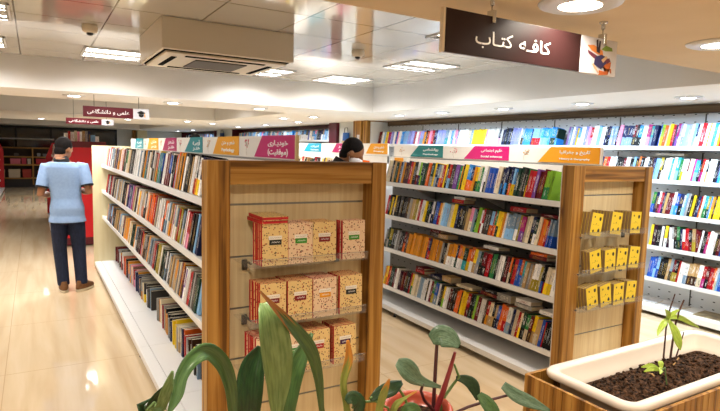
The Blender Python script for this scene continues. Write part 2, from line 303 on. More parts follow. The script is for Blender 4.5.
def shape(s):
    if not any(c in GL for c in s): return s
    out=[]
    for i,c in enumerate(s):
        if c not in GL: out.append({'(':')',')':'('}.get(c,c)); continue
        p=i>0 and s[i-1] in GL and GL[s[i-1]][2]!=0; n=i+1<len(s) and s[i+1] in GL and GL[c][2]!=0
        out.append(chr(GL[c][3 if p and n else 1 if p else 2 if n else 0]))
    return ''.join(reversed(out))
def text(body,width,height,origin,xdir,zdir,m,parent,name='lettering',bold=.012):
    # lettering fitted into width x height, centred on origin, raised 1 mm from its plate
    c=bpy.data.curves.new('txt','FONT'); c.body=shape(body); c.size=1; c.offset=bold; c.extrude=.01; c.align_x='CENTER'; c.align_y='CENTER'; c.resolution_u=3
    o=bpy.data.objects.new('txt',c); COL.objects.link(o); dg=bpy.context.evaluated_depsgraph_get(); me=bpy.data.meshes.new_from_object(o.evaluated_get(dg)); bpy.data.objects.remove(o)
    xs=[v.co.x for v in me.vertices]; ys=[v.co.y for v in me.vertices]
    if not xs: return None
    cx,cy=(min(xs)+max(xs))/2,(min(ys)+max(ys))/2; sx=width/(max(xs)-min(xs)); sy=height/(max(ys)-min(ys))
    X=Vector(xdir); Z=Vector(zdir); Y=X.cross(Z); off=Vector(origin)-Vector(WL[parent.name])
    for v in me.vertices:
        p=v.co.copy(); v.co=off+X*((p.x-cx)*sx)+Z*((p.y-cy)*sy)+Y*(.0015 if p.z>0 else -.0005)
    me.materials.clear(); me.materials.append(m); me.name=name
    o=bpy.data.objects.new(name,me); COL.objects.link(o); o.parent=parent; WL[o.name]=WL[parent.name]; return o
LP=dict(near=10,wall=20,far=18,trof=16)
EXPO=0.5
ROWS={
 'B1':(3.105,1.338,8,0.212,'4621,77,I 4585,36,K 4553,32,b 4517,35,n 4482,35,o 4453,29,u 4422,31,S 4396,26,o 4354,42,M 4313,42,M 4277,36,R 4249,28,o 4201,48,K 4169,32,Wr 4107,62,Lu 4068,38,n 4031,38,n 4001,30,O 3981,19,r 3945,37,nG 3916,29,Y 3851,64,uS 3816,35,IO 3788,28,R 3761,28,Y 3733,27,K 3706,27,RC 3677,29,g 3647,30,g 3601,46,V 3575,26,N 3553,22,o 3532,22,K 3492,40,Y 3467,25,AO 3443,25,AO 3412,30,uO 3388,24,o 3364,24,Yn 3335,29,IN 3312,23,N 3288,23,W 3266,23,WK 3243,23,G 3211,31,U 3180,31,U 3147,33,U 3102,45,I 3075,27,uA 3052,23,u 3028,24,uA 3002,26,K 2984,18,uO 2964,20,CY 2944,20,AY 2914,30,n 2884,30,n 2865,19,g 2845,19,K 2826,19,NY 2794,32,R 2762,32,R 2734,28,V 2712,23,r 2694,18,r 2676,18,r 2647,28,LN 2624,23,LN 2603,22,L'),
 'B2':(3.105,1.0,8,0.2,'4642,41,R 4614,28,K 4583,31,Y 4559,24,K 4524,36,YI 4471,53,K 4427,44,g 4376,51,K 4342,34,K 4300,42,B 4259,41,G 4210,49,b 4162,48,y 4135,27,I 4100,34,R 4054,46,W 4024,30,Y 3974,50,Kn 3915,59,uW 3893,22,K 3846,48,U 3813,33,oR 3785,28,I 3743,42,C 3702,41,C 3648,54,I 3605,44,Y 3579,26,u 3540,39,uK 3502,38,K 3468,34,g 3433,35,b 3397,37,pI 3372,24,S 3348,24,KN 3313,36,L 3289,23,WR 3266,23,RW 3232,34,B 3198,34,g 3164,34,CO 3139,25,R 3117,22,NO 3095,22,Yn 3067,28,Y 3035,32,o 3018,18,W 2974,44,SC 2931,43,SC 2896,35,SW 2871,25,y 2832,39,PV 2801,31,I 2771,30,I 2739,32,uK 2711,28,nW 2683,27,I 2656,27,O 2634,22,oO 2616,18,R 2599,18,SU 2581,17,SU 2564,17,SU'),
 'B3':(3.105,0.66,8,0.2,'4629,56,Gn 4582,46,yn 4546,36,K 4501,45,K 4439,62,G 4404,35,KB 4370,34,K 4327,43,rO 4293,34,B 4237,56,o 4183,54,o 4130,53,o 4083,47,o 4037,47,o 3991,46,o 3938,53,Ru 3894,44,o 3850,44,o 3833,17,r 3790,43,o 3766,24,G 3724,42,K 3701,23,Ib 3673,27,oW 3646,27,oW 3620,27,oW 3587,33,oW 3564,22,un 3525,39,OW 3487,38,oW 3443,44,nT 3406,37,OY 3364,42,OW 3328,36,Yb 3286,42,SG 3257,29,nK 3211,46,rK 3171,40,R 3152,19,K 3105,47,N 3078,27,K 3056,22,W 3024,32,W 3003,21,K 2977,26,r 2963,14,K 2945,18,OI 2925,21,K 2889,36,R 2859,30,U 2835,25,OU 2805,29,TS 2776,29,b 2752,24,G 2733,19,b 2703,30,Wy 2673,31,Wy 2645,27,y 2627,18,KU 2609,18,KR 2578,31,IY 2543,35,IY 2509,34,W'),
 'B4':(3.105,0.268,8,0.2,'4624,57,oY 4577,47,RO 4517,60,n 4481,36,r 4419,62,W 4366,52,M 4315,52,r 4247,67,K 4219,28,R 4186,33,YN 4137,49,I 4089,48,I 4030,60,S 3971,59,W 3945,26,K 3915,30,W 3886,30,r 3849,37,Ny 3812,36,US 3784,29,W 3734,50,K 3709,25,YL 3651,58,W 3617,34,rB 3563,53,KB 3504,59,O 3485,19,K 3453,32,Y 3421,32,Y 3384,37,Rr 3329,55,Kn 3299,30,L 3263,36,r 3233,29,W 3204,29,W 3185,20,B 3156,29,Ro 3119,37,Ib 3069,50,Kb 3036,33,Uu 2999,37,O 2957,42,OR 2915,42,WS 2889,26,u 2855,35,I 2830,25,R 2810,20,IY 2776,33,nK 2738,39,NI 2709,29,rB 2677,32,Yb 2645,32,bI 2627,18,b 2604,23,U 2592,12,R 2568,24,K 2544,24,K 2523,21,K'),
 'A1':(0.755,1.376,8,0.22,'7226,147,R 6929,297,W 6655,275,WS 6567,87,b 6457,110,V 6335,123,W 6193,142,bo 6079,114,W 5969,110,R 5842,127,g 5707,135,WN 5590,117,I 5434,155,g 5286,148,g 5146,140,W 5012,134,W 4885,128,W 4763,122,K 4669,94,ST 4557,112,g 4479,78,W 4355,125,KW 4255,99,Rb 4153,103,WY 4033,120,TN 3964,69,Uu 3913,51,W 3825,88,r 3746,79,Ur 3685,61,WK 3635,50,K 3548,86,OR 3471,77,o 3392,79,g 3291,101,gK 3230,61,K 3195,35,b 3126,69,W 3081,44,WR 3047,35,Ko 3004,43,WY 2962,42,uW'),
 'A2':(0.755,1.043,8,0.215,'7307,171,R 7082,224,K 6890,193,G 6644,245,K 6515,129,b 6349,165,S 6191,158,b 6041,151,G 5827,214,K 5692,135,I 5500,192,Vu 5349,151,P 5262,87,I 5138,123,rK 4979,160,bY 4877,102,W 4779,98,bO 4685,94,WK 4571,113,O 4484,87,O 4359,125,O 4259,100,Ub 4182,77,b 4053,129,W 3931,122,BO 3816,116,WS 3737,79,bo 3660,76,R 3573,88,SW 3461,112,y 3381,80,Ky 3305,77,W 3231,74,Rp 3144,87,r 3103,41,K 3048,55,C 3005,43,u'),
 'A3':(0.755,0.702,8,0.205,'7260,213,S 7059,202,r 6867,192,Cu 6667,200,K 6494,173,b 6330,165,b 6173,157,CS 6023,150,WG 5879,144,ru 5636,243,o 5465,171,Ib 5345,120,n 5173,172,WS 5011,162,K 4908,103,R 4808,99,KS 4666,142,GB 4531,135,G 4423,107,SG 4261,163,R 4072,189,y 3948,124,nK 3831,117,WS 3735,96,bB 3643,92,b 3570,73,ob 3499,71,G 3404,95,rB 3338,65,WV 3263,76,W 3214,49,R 3108,105,g 3052,56,n 3009,44,C'),
 'A4':(0.9,0.096,0,0.2,'7831,268,G 7578,253,r 7434,145,B 7159,274,Wg 6986,173,W 6821,165,O 6663,158,K 6437,226,oS 6090,347,pR 5898,192,u 5716,182,oG 5489,227,Yg 5277,212,g 4894,138,G 4762,131,I 4658,105,G 4597,61,o 4384,212,K 4311,73,u 4189,123,Y 4088,101,Ib 3991,97,u 3899,93,Or 3809,89,G 3738,72,B 3682,56,Y 3601,81,K 3523,78,u'),
 'C1':(5.655,1.782,8,0.225,'8766,105,r 8697,69,W 8628,68,C 8544,85,Y 8461,83,P 8378,82,l 8297,81,W 8249,48,U 8201,48,p 8123,79,W 8030,93,A 7908,122,C 7833,75,l 7731,103,l 7687,44,R 7615,72,W 7558,57,p 7474,84,lS 7419,55,o 7364,55,K 7310,54,Ro 7243,67,p 7185,58,R 7106,78,uK 7037,70,l 6968,69,l 6903,65,l 6816,87,ST 6755,61,W 6695,60,AC 6640,55,Wp 6576,64,pS 6472,104,W 6370,102,W 6303,67,I 6253,51,S 6181,72,Y 6110,71,Y 6041,70,Y 5978,62,Y 5929,49,pW 5838,91,W 5778,60,W 5719,59,W 5676,43,up 5642,35,W 5594,48,u 5547,47,K 5506,41,u 5463,43,K 5415,48,l 5368,47,l 5323,45,l 5300,23,W 5256,44,Sg 5188,68,A 5122,65,A 5100,22,u 5065,35,CR 5030,35,CR 4995,35,CR 4960,35,CR 4921,39,AC 4882,39,AC 4842,40,AC 4810,32,A 4701,109,An 4516,34,V 4487,29,S 4451,36,W 4422,29,l 4390,31,Y 4358,33,AW 4302,56,W 4257,44,l 4227,30,p 4184,43,Rp 4124,60,W 4076,47,C 4029,47,W 3995,35,Ku 3956,38,uK 3919,38,Sl 3881,37,Sl 3856,25,K 3812,44,p 3785,27,uS 3759,27,uS 3733,26,uS 3706,26,uS 3681,26,uS 3649,32,rg 3622,27,K 3576,46,AK 3525,51,W 3485,40,Pp 3455,30,TS 3416,39,u 3370,14,U 3341,29,LY 3312,29,O 3288,24,I 3260,28,Y 3227,28,R 3208,18,u 3185,23,PV 3131,54,lW 3104,27,C 3064,39,l 3042,22,I 3016,26,C 2994,22,uW 2965,29,W 2927,38,R 2899,28,W 2881,19,Y 2853,28,W 2826,27,A 2799,27,W 2781,18,Y 2754,27,R 2728,26,U 2693,35,W 2667,26,K 2641,26,p 2616,25,C'),
 'C2':(5.655,1.433,8,0.225,'4035,39,u 3990,44,OW 3947,44,R 3871,76,Wo 3829,42,KG 3776,53,K 3729,47,rW 3705,24,W 3658,46,K 3635,23,C 3577,58,KO 3538,39,KU 3489,49,W 3434,56,KB 3412,22,u 3357,54,C 3328,29,yB 3309,19,KW 3275,34,W 3242,33,W 3222,21,T 3184,37,W 3152,33,TC 3129,23,N 3101,27,WY 3072,30,W 3057,15,rW 3018,39,I 2998,19,P 2960,39,AC 2940,19,K 2915,26,RP 2890,25,W 2868,21,Kb 2837,31,W 2805,31,W 2781,25,K 2763,18,u 2736,27,A 2701,35,W 2674,26,K 2648,26,R 2622,26,Y'),
 'C3':(5.655,1.077,8,0.225,'3376,33,NU 3343,33,u 3321,22,Wr 3294,28,RP 3272,21,u 3245,28,b 3217,27,r 3190,27,r 3163,27,WC 3126,37,UA 3086,41,uK 3066,20,WC 3046,20,C 3020,26,G 2995,26,K 2969,25,Y 2944,25,KB 2919,25,u 2900,19,RO 2881,19,WI 2853,28,TN 2829,24,yn 2810,19,A 2786,24,oY 2772,15,B 2739,33,Y 2712,27,Y 2685,27,K 2659,26,U 2632,26,R'),
 'C4':(5.655,0.727,4,0.225,'3363,29,Y 3323,40,M 3280,43,K 3252,28,W 3236,16,g 3208,28,YW 3187,21,M 3160,27,W 3139,21,GW 3108,31,BK 3078,31,Nn 3051,26,u 3025,26,WR 2990,36,R 2960,30,Kr 2925,35,by 2901,24,r 2877,24,r 2858,19,W 2824,34,K 2800,24,RP 2735,64,W 2712,24,K 2685,27,r 2658,27,U 2631,27,K'),
 'C5':(5.655,0.385,6,0.225,'3326,56,U 3271,55,UC 3251,21,K 3230,20,K 3210,20,K 3189,21,K 3160,29,b 3132,28,Sg 3104,28,ry 3076,28,Ky 3056,20,R 3028,27,W 3008,20,W 2970,38,WS 2937,33,bB 2905,32,bB 2873,32,bB 2831,42,WI 2800,31,RP 2769,31,rK 2734,35,R 2709,25,OR 2691,18,WI 2673,18,C 2646,27,U 2619,27,R 2592,27,K'),
}
LEAVES=[('S','leaf','leafd',[(0.209,1.25,1.034 ),(0.214,1.24,1.061 ),(0.226,1.22,1.097 ),(0.241,1.2,1.13)],[0.0362,0.0449,0.0377,0.0044] ),('S','leaf','leafl',[(0.215,1.22,1.037 ),(0.222,1.2,1.081 ),(0.231,1.18,1.124 ),(0.245,1.18,1.164)],[0.0244,0.0263,0.0259,0.0043] ),('S','leaf','leaf',[(0.434,1.34,0.88 ),(0.421,1.32,0.971 ),(0.407,1.3,1.052 ),(0.38,1.28,1.119 ),(0.336,1.25,1.167 ),(0.294,1.22,1.166 ),(0.267,1.2,1.141 ),(0.252,1.18,1.108 ),(0.231,1.16,1.079)],[0.0211,0.0258,0.0353,0.0417,0.0401,0.0341,0.0288,0.0262,0.0064] ),('S','leaf','leafd',[(0.487,1.4,0.836 ),(0.487,1.4,0.909 ),(0.489,1.4,0.967 ),(0.498,1.41,1.019 ),(0.516,1.42,1.061 ),(0.53,1.42,1.094)],[0.0391,0.0667,0.0776,0.0752,0.0562,0.0084] ),('S','leaf','leafl',[(0.548,1.33,0.855 ),(0.543,1.32,0.943 ),(0.534,1.3,1.026 ),(0.515,1.27,1.109 ),(0.498,1.25,1.183 ),(0.489,1.25,1.236 ),(0.484,1.27,1.262)],[0.0192,0.0351,0.0688,0.0872,0.0827,0.0622,0.0201] ),('S','leaf','leafb',[(0.712,1.36,0.798 ),(0.684,1.33,0.915 ),(0.654,1.3,1.03 ),(0.611,1.27,1.124 ),(0.545,1.24,1.205 ),(0.49,1.22,1.267 ),(0.448,1.2,1.314)],[0.0147,0.0171,0.0303,0.0398,0.0303,0.0146,0.0035] ),('S','leaf','leaf',[(0.61,1.42,0.794 ),(0.618,1.42,0.891 ),(0.634,1.43,0.97 ),(0.663,1.44,1.031 ),(0.71,1.45,1.095)],[0.0295,0.047,0.059,0.0507,0.0091] ),('S','leaf','dry',[(0.786,1.36,0.791 ),(0.784,1.36,0.88 ),(0.771,1.36,0.96 ),(0.786,1.36,1.028 ),(0.783,1.36,1.09)],[0.0211,0.021,0.0208,0.0268,0.0089] ),('B','leaf','begonia',[(1.129,1.4,1.023 ),(1.15,1.38,1.04 ),(1.177,1.36,1.032 ),(1.202,1.34,1.01)],[0.0336,0.0702,0.0634,0.02] ),('B','leaf','begonia',[(0.964,1.36,0.99 ),(0.985,1.35,0.974 ),(1.017,1.35,0.945 ),(1.063,1.36,0.909 ),(1.164,1.38,0.859)],[0.0252,0.0599,0.0606,0.0325,0.0102] ),('B','leaf','leafd',[(1.265,1.42,0.856 ),(1.299,1.41,0.846 ),(1.329,1.4,0.821 ),(1.337,1.38,0.776)],[0.0142,0.0356,0.0466,0.0143] ),('B','leaf','begonia',[(1.437,1.36,0.819 ),(1.469,1.33,0.787 ),(1.515,1.3,0.763 ),(1.576,1.26,0.733)],[0.029,0.0469,0.0433,0.0108] ),('B','leaf','leaf',[(1.321,1.36,0.81 ),(1.332,1.34,0.79 ),(1.348,1.32,0.762 ),(1.359,1.3,0.732)],[0.0211,0.0455,0.0488,0.0278] ),('B','leaf','leafd',[(0.843,1.32,0.909 ),(0.878,1.32,0.923 ),(0.935,1.34,0.919 ),(0.987,1.36,0.92)],[0.0119,0.0392,0.0434,0.0127] ),('B','leaf','dry',[(0.86,1.3,0.858 ),(0.866,1.3,0.897 ),(0.872,1.29,0.94 ),(0.883,1.28,0.982)],[0.0238,0.0238,0.0237,0.0059] ),('B','leaf','dry',[(0.921,1.32,0.841 ),(0.938,1.32,0.872 ),(0.971,1.32,0.887 ),(1.025,1.33,0.895)],[0.0184,0.0216,0.0093,0.0048] ),('B','leaf','leafd',[(0.772,1.34,0.91 ),(0.792,1.34,0.918 ),(0.817,1.34,0.894 ),(0.807,1.34,0.858)],[0.0177,0.0416,0.0419,0.018] ),('B','leaf','leaf',[(0.933,1.28,0.868 ),(0.947,1.27,0.882 ),(0.974,1.27,0.873 ),(0.997,1.27,0.852)],[0.0151,0.0301,0.0304,0.0123] ),('B','stem','stemp',[(1.147,1.39,1.02 ),(1.154,1.4,0.949 ),(1.161,1.41,0.855 ),(1.167,1.42,0.752 ),(1.168,1.42,0.65)],[0.0121,0.0122,0.0131,0.0139,0.0154] ),('B','stem','stemr',[(1.202,1.36,0.982 ),(1.192,1.37,0.918 ),(1.183,1.39,0.834 ),(1.172,1.41,0.759 ),(1.151,1.41,0.659)],[0.0101,0.0153,0.0189,0.0208,0.0225] ),('B','stem','stemp',[(1.071,1.36,0.897 ),(1.072,1.37,0.869 ),(1.094,1.38,0.829 ),(1.151,1.4,0.772 ),(1.196,1.41,0.648)],[0.0098,0.0099,0.01,0.0116,0.014] ),('B','stem','stemg',[(1.262,1.43,0.904 ),(1.279,1.42,0.857 ),(1.248,1.42,0.83 ),(1.218,1.42,0.799 ),(1.194,1.41,0.758 ),(1.182,1.41,0.651)],[0.0071,0.0107,0.0106,0.0105,0.0104,0.0105] ),('B','stem','stemp',[(1.46,1.35,0.781 ),(1.376,1.36,0.776 ),(1.291,1.38,0.76 ),(1.219,1.4,0.735 ),(1.196,1.41,0.648)],[0.0094,0.01,0.0106,0.0112,0.0126] ),('B','stem','stemg',[(0.842,1.32,0.915 ),(0.909,1.34,0.918 ),(0.976,1.36,0.899 ),(1.008,1.37,0.858 ),(1.029,1.38,0.816 ),(1.066,1.4,0.686)],[0.006,0.0092,0.0095,0.0097,0.0098,0.0101] ),('B','stem','stemg',[(0.793,1.34,0.887 ),(0.833,1.35,0.892 ),(0.887,1.36,0.879 ),(0.943,1.37,0.839 ),(0.993,1.39,0.71)],[0.006,0.0079,0.008,0.0082,0.0085])]

# ------------------------------------------------------------------ room
XL,XR,YN,YB=-4.2,6.08,-2.6,25.0
ZS,ZT=2.22,2.58
m=MB(); m.box(XL,XR,YN,YB,-.08,0); struct('floor',m,M['floor'],loc=(0,0,0))
# dropped soffit with two raised trays of metal tiles
T1=(-2.6,4.42,1.95,7.1); T2=(-2.6,3.55,8.35,12.45); T3=(-2.6,3.55,17.1,22.6)
m=MB()
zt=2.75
m.box(XL,XR,YN,T1[2],ZS,zt); struct('ceiling_near',m,M['paintn'],loc=(0,0,ZS))  # near part kept apart for its bounce-tinted plaster
m=MB(); m.box(XL,T1[0],T1[2],YB,ZS,zt); m.box(T1[1],XR,T1[2],T1[3],ZS,zt)
m.box(T1[0],XR,T1[3],T2[2],ZS,zt); m.box(T2[1],XR,T2[2],T2[3],ZS,zt)
m.box(T1[0],XR,T2[3],T3[2],ZS,zt); m.box(T3[1],XR,T3[2],T3[3],ZS,zt); m.box(T1[0],XR,T3[3],YB,ZS,zt)
struct('ceiling',m,M['paintc'],loc=(0,0,ZS))
m=MB()
for T in (T1,T2,T3): m.box(T[0],T[1],T[2],T[3],ZT,ZT+.04)
struct('ceiling_tiles',m,M['tile'],loc=(0,0,0))
m=MB(); m.box(XR,XR+.15,YN,YB,0,zt); struct('wall_right',m,M['wallg'],loc=(XR,0,0))
m=MB(); m.box(XL-.15,XL,YN,YB,0,zt); struct('wall_left',m,M['paint'],loc=(XL,0,0))
m=MB(); m.box(XL-.15,XR+.15,YN-.15,YN,0,zt); struct('wall_front',m,M['paint'],loc=(0,YN,0))
m=MB(); m.box(XL-.15,XR+.15,YB,YB+.15,0,zt); struct('wall_back',m,M['wallg'],loc=(0,YB,0))
# dark glazed front at the far end
w=MB(); w.box(XL+.02,3.0,YB-.06,YB-.03,.06,2.14); w=struct('window_1',w,M['glassb'],loc=(0,YB-.05,0))
f=MB()
for i in range(7): f.box(XL+.05+i*1.18,XL+.11+i*1.18,YB-.11,YB-.03,0,2.2)
f.box(XL,3.0,YB-.1,YB-.03,2.14,2.22); f.box(XL,3.0,YB-.1,YB-.03,0,.08); f.build('window_frame',M['mull'],w)
f=MB(); f.box(XL,.7,YB-.16,YB-.11,1.70,1.755); f.build('window_rail',M['white'],w)
# ------------------------------------------------------------------ lamps
def downlight(x,y,r,label,grp,warm=False,p=22,col=(.9,.95,1)):
    t=thing('downlight',label,'ceiling light',(x,y,ZS),group=grp)
    a=MB(); a.lathe([(r*.9,-.012),(r*1.05,-.014),(r*1.22,-.006),(r*1.25,0),(r*.9,0)],(x,y,ZS)); a.build('trim_ring',M['trim'],t)
    a=MB(); a.lathe([(.001,-.012),(r*.5,-.013),(r*.92,-.010)],(x,y,ZS)); a.build('lens',M['ledw' if warm else 'led'],t)
    d=bpy.data.lights.new('downlight_lamp','AREA'); d.shape='DISK'; d.size=r*1.7; d.energy=p; d.color=(1,.89,.74) if warm else col; d.spread=R(150 if col[0]>.8 else 170)
    o=bpy.data.objects.new('downlight_lamp',d); COL.objects.link(o); o.location=(0,0,-.02); o.parent=t
    return t
G='round downlights in the dropped ceiling'
WARM=(1.0,.88,.72)
downlight(1.77,1.40,.122,'large round downlight in the near ceiling just above the brown hanging sign',G,True,LP['near']*.6)
downlight(2.90,1.47,.115,'round downlight in the near ceiling at the right edge of the photo',G,True,LP['near'])
for x,y,w in ((.35,1.2,'l'),(-1.2,1.2,'l'),(-1.2,-.6,'l'),(.6,-.6,'l'),(2.2,-.6,'l'),(4.0,1.2,'l'),(4.0,-.6,'l')):  # unseen downlights, added so the oak ends facing the camera are lit
    downlight(x,y,.1,'added unseen downlight in the near ceiling, for light on the oak ends',G,True,LP['near'])
for (x,y),o in zip(((5.17,2.84),(5.10,3.92),(5.05,5.03),(5.0,6.17),(4.98,7.2)),('nearest','second','third','fourth','farthest')):
    downlight(x,y,.095,f'{o} downlight over the long white wall shelves',G,False,LP['wall'],(.60,.79,1))
downlight(5.17,1.75,.095,'round downlight over the wall shelves outside the picture',G,False,LP['wall'],(.60,.79,1))
for x,y,w in ((.44,7.62,'leftmost bright downlight, above the maroon hanging sign'),(1.63,7.72,'downlight in the far beam left of the ceiling cassette'),(2.86,7.74,'downlight in the far beam below the ceiling cassette'),(-.8,7.6,'downlight in the far beam at the left edge')):
    downlight(x,y,.105,w,G,False,LP['far'])
for x,y,w in ((4.3,8.9,'first downlight before the burgundy bookcase'),(4.1,9.8,'second downlight before the burgundy bookcase'),(4.9,10.9,'downlight over the front of the burgundy bookcase'),(5.05,13.2,'downlight over the middle of the burgundy bookcase'),(5.05,15.4,'downlight over the far half of the burgundy bookcase'),
              (.18,15.9,'small far downlight above the back shelves, left of the maroon signs'),(.94,16.8,'small far downlight between the two maroon signs'),(1.9,13.8,'small far downlight right of the maroon signs'),(3.14,13.3,'small far downlight over the cream partition'),(3.9,13.9,'small far downlight left of the burgundy end panel'),(5.05,20.6,'small downlight over the farthest wall bookcase'),(5.05,23,'last downlight over the farthest wall bookcase')):
    downlight(x,y,.1,w,G,False,LP['wall'] if x>4.5 else LP['far'],(.60,.79,1) if x>4.5 else (.9,.95,1))
def troffer(x,y,label,p,ang=0):
    t=thing('fluorescent_troffer',label,'ceiling light',(x,y,ZT),group='square louvred ceiling lights')
    z=ZT-.004
    for k in (0,2): a=MB(); a.box(x-.27,x+.27,y-.19+k*.17,y-.15+k*.17,z,z+.003); a.build('tube',M['troff'],t)
    a=MB()
    for k in range(8): a.box(x-.285+k*.08,x-.281+k*.08,y-.28,y+.28,z-.008,z-.0005)
    for k in (-.28,-.09,.09,.28): a.box(x-.285,x+.285,y+k-.003,y+k+.003,z-.009,z-.0005)
    a.build('louver',M['louver'],t)
    a=MB()
    for q in ((-.3,-.285,-.3,.3),(.285,.3,-.3,.3),(-.3,.3,-.3,-.285),(-.3,.3,.285,.3)): a.box(x+q[0],x+q[1],y+q[2],y+q[3],z-.006,z+.003)
    a.build('frame',M['trim'],t)
    d=bpy.data.lights.new('troffer_lamp','AREA'); d.shape='SQUARE'; d.size=.52; d.energy=p; d.color=(1,.98,.95); d.spread=R(160)
    o=bpy.data.objects.new('troffer_lamp',d); COL.objects.link(o); o.location=(0,0,-.045); o.parent=t
for x,y,l in ((.75,6.35,'louvred ceiling light left of the ceiling cassette'),(3.55,6.5,'louvred ceiling light nearest the corner of the beams'),(3.65,4.9,'louvred ceiling light just left of the brown hanging sign'),(3.05,3.35,'louvred ceiling light half hidden behind the brown hanging sign'),(-.42,4.85,'upper louvred ceiling light cut by the left edge'),(-.5,6.33,'lower louvred ceiling light cut by the left edge'),(2.45,6.5,'louvred ceiling light peeping out right under the cassette'),(-.45,3.3,'louvred ceiling light outside the picture')):
    troffer(x,y,l,LP['trof'])
for x,y in ((.75,10.4),(-1.2,10.4),(2.6,10.4),(.75,19.5)): troffer(x,y,'louvred ceiling light hidden in the farther ceiling recess',LP['trof'])
# ------------------------------------------------------------------ cassette air conditioner
t=thing('air_conditioner','large boxed ceiling cassette air conditioner hanging from the tiled ceiling','air conditioner',(1.35,4.7,2.35))
a=MB(); a.box(.82,1.86,4.24,5.2,2.352,2.58); a.build('housing',M['ac'],t,bevel=.006)
a=MB()
zc=2.345; 
a.box(.86,1.82,4.30,5.14,2.33,2.352); a.build('panel',M['ac'],t,bevel=.008)
a=MB(); a.box(1.13,1.55,4.5,4.94,2.322,2.331); a.build('intake_grille',M['acd'],t)
for q,nm in (((1.02,1.66,4.36,4.40),'vent'),((1.02,1.66,5.02,5.06),'vent'),((.93,.97,4.45,4.99),'vent'),((1.71,1.75,4.45,4.99),'vent')):
    a=MB(); a.box(*q,2.325,2.331); a.build(nm,M['slot'],t)
a=MB()
for q in ((.845,1.835,4.282,4.297),(.845,1.835,5.143,5.158),(.845,.858,4.282,5.158),(1.822,1.835,4.282,5.158)): a.box(*q,2.346,2.3515)
a.build('shadow_gap',M['slot'],t)
# dome cameras
for x,y,l in ((.41,4.95,'white dome camera on the ceiling left of the cassette'),(2.63,4.52,'white dome camera on the ceiling right of the cassette')):
    t=thing('dome_camera',l,'camera',(x,y,ZT))
    a=MB(); a.lathe([(.055,0),(.06,-.02),(.055,-.05),(.035,-.062),(.001,-.064)],(x,y,ZT)); a.build('housing',M['ac'],t)
    a=MB(); a.lathe([(.026,-.058),(.024,-.075),(.012,-.083),(.001,-.085)],(x,y,ZT)); a.build('lens',M['black'],t)
# ------------------------------------------------------------------ hanging signs
def flat(mb,poly,y,th=.001,m=0): return mb.prism(poly,'y',y-th,y,m)
def ribbon(pts,w):
    # thin band around a polyline, as a polygon
    a=[];b=[]
    for i,p in enumerate(pts):
        q=Vector((pts[min(i+1,len(pts)-1)][0]-pts[max(i-1,0)][0],pts[min(i+1,len(pts)-1)][1]-pts[max(i-1,0)][1])).normalized(); n=Vector((-q.y,q.x))*w/2
        a.append((p[0]+n.x,p[1]+n.y)); b.append((p[0]-n.x,p[1]-n.y))
    return a+b[::-1]
def hanger(t,x,y,z0,z1,nm='hanger'):
    a=MB(); a.lathe([(.017,0),(.017,-.006),(.008,-.01),(.008,-.03),(.004,-.033)],(x,y,z1)); a.tube([(x,y,z1-.01),(x,y,z0+.02)],.0032,seg=8)
    a.box(x-.008,x+.008,y-.016,y+.016,z0-.024,z0+.022); a.build(nm,M['chrome'],t,bevel=.002)
y=1.53
t=thing('hanging_sign','big brown hanging sign with white lettering and white logo square','sign',(1.7,y,2.0))
a=MB(); a.box(1.231,1.945,y-.009,y+.009,1.999,2.148); p1=a.build('sign_panel',M['brown_sign'],t,bevel=.0015)
a=MB(); a.box(1.945,2.183,y-.009,y+.009,1.997,2.147); p2=a.build('logo_panel',M['signw'],t,bevel=.0015)
a=MB(); a.box(1.222,1.231,y-.0095,y+.0095,1.998,2.149); a.build('edge_trim',M['ac'],t)
text('کتـاب',.185,.064,(1.463,y-.0091,2.062),(1,0,0),(0,0,1),M['letter'],p1,bold=.004); text('کافـه',.172,.048,(1.677,y-.0091,2.068),(1,0,0),(0,0,1),M['letter'],p1,bold=.002)
yy=y-.0092; cx,cz,k=2.066,2.07,.108
def lg(pts,c,d): 
    a=MB(); flat(a,[(cx+px*k*1.2,cz+pz*k) for px,pz in pts],yy-d,.0008); return a.build('logo_shape',mat('logo_'+c,LGC[c],.45),p2)
LGC=dict(orange='#d9813a',plum='#6c2f45',indigo='#34315f',green='#7a9a3a',dark='#2a2130',rust='#c8672f',tan='#d9b48a')
lg([(-.62,.38),(-.3,.42),(.15,.25),(.2,.05),(-.1,.1),(-.4,.2)],'orange',0)
lg([(-.6,.2),(-.35,.12),(.02,-.02),(0,-.2),(-.3,-.06),(-.55,.08)],'plum',.0004)
lg([(-.22,-.02),(.1,.1),(.42,.02),(.4,-.18),(.1,-.45),(-.25,-.3)],'indigo',.0008)
lg([(.08,.3),(.3,.48),(.62,.42),(.66,.3),(.3,.26)],'green',.0004)
lg([(-.16,.18),(-.2,.62),(-.12,.66),(-.1,.3),(-.04,.62),(.02,.6),(0,.14)],'dark',.0012)
lg([(.18,-.28),(.62,-.12),(.6,-.34),(.3,-.52),(.0,-.5),(.05,-.62),(-.02,-.7),(.5,-.62),(.44,-.44)],'rust',.0004)
lg([(.1,-.1),(.34,.08),(.42,.02),(.2,-.2)],'tan',.0014); lg([(.28,-.1),(.5,.02),(.58,-.1),(.4,-.22)],'plum',.0014)
lg([(-.34,-.32),(-.02,-.62),(.02,-.58),(-.28,-.26)],'tan',.0006); lg([(.56,-.4),(.6,-.56),(.66,-.56),(.64,-.38)],'rust',.0006)
hanger(t,1.452,y,2.148,ZS); hanger(t,2.092,y,2.147,ZS)
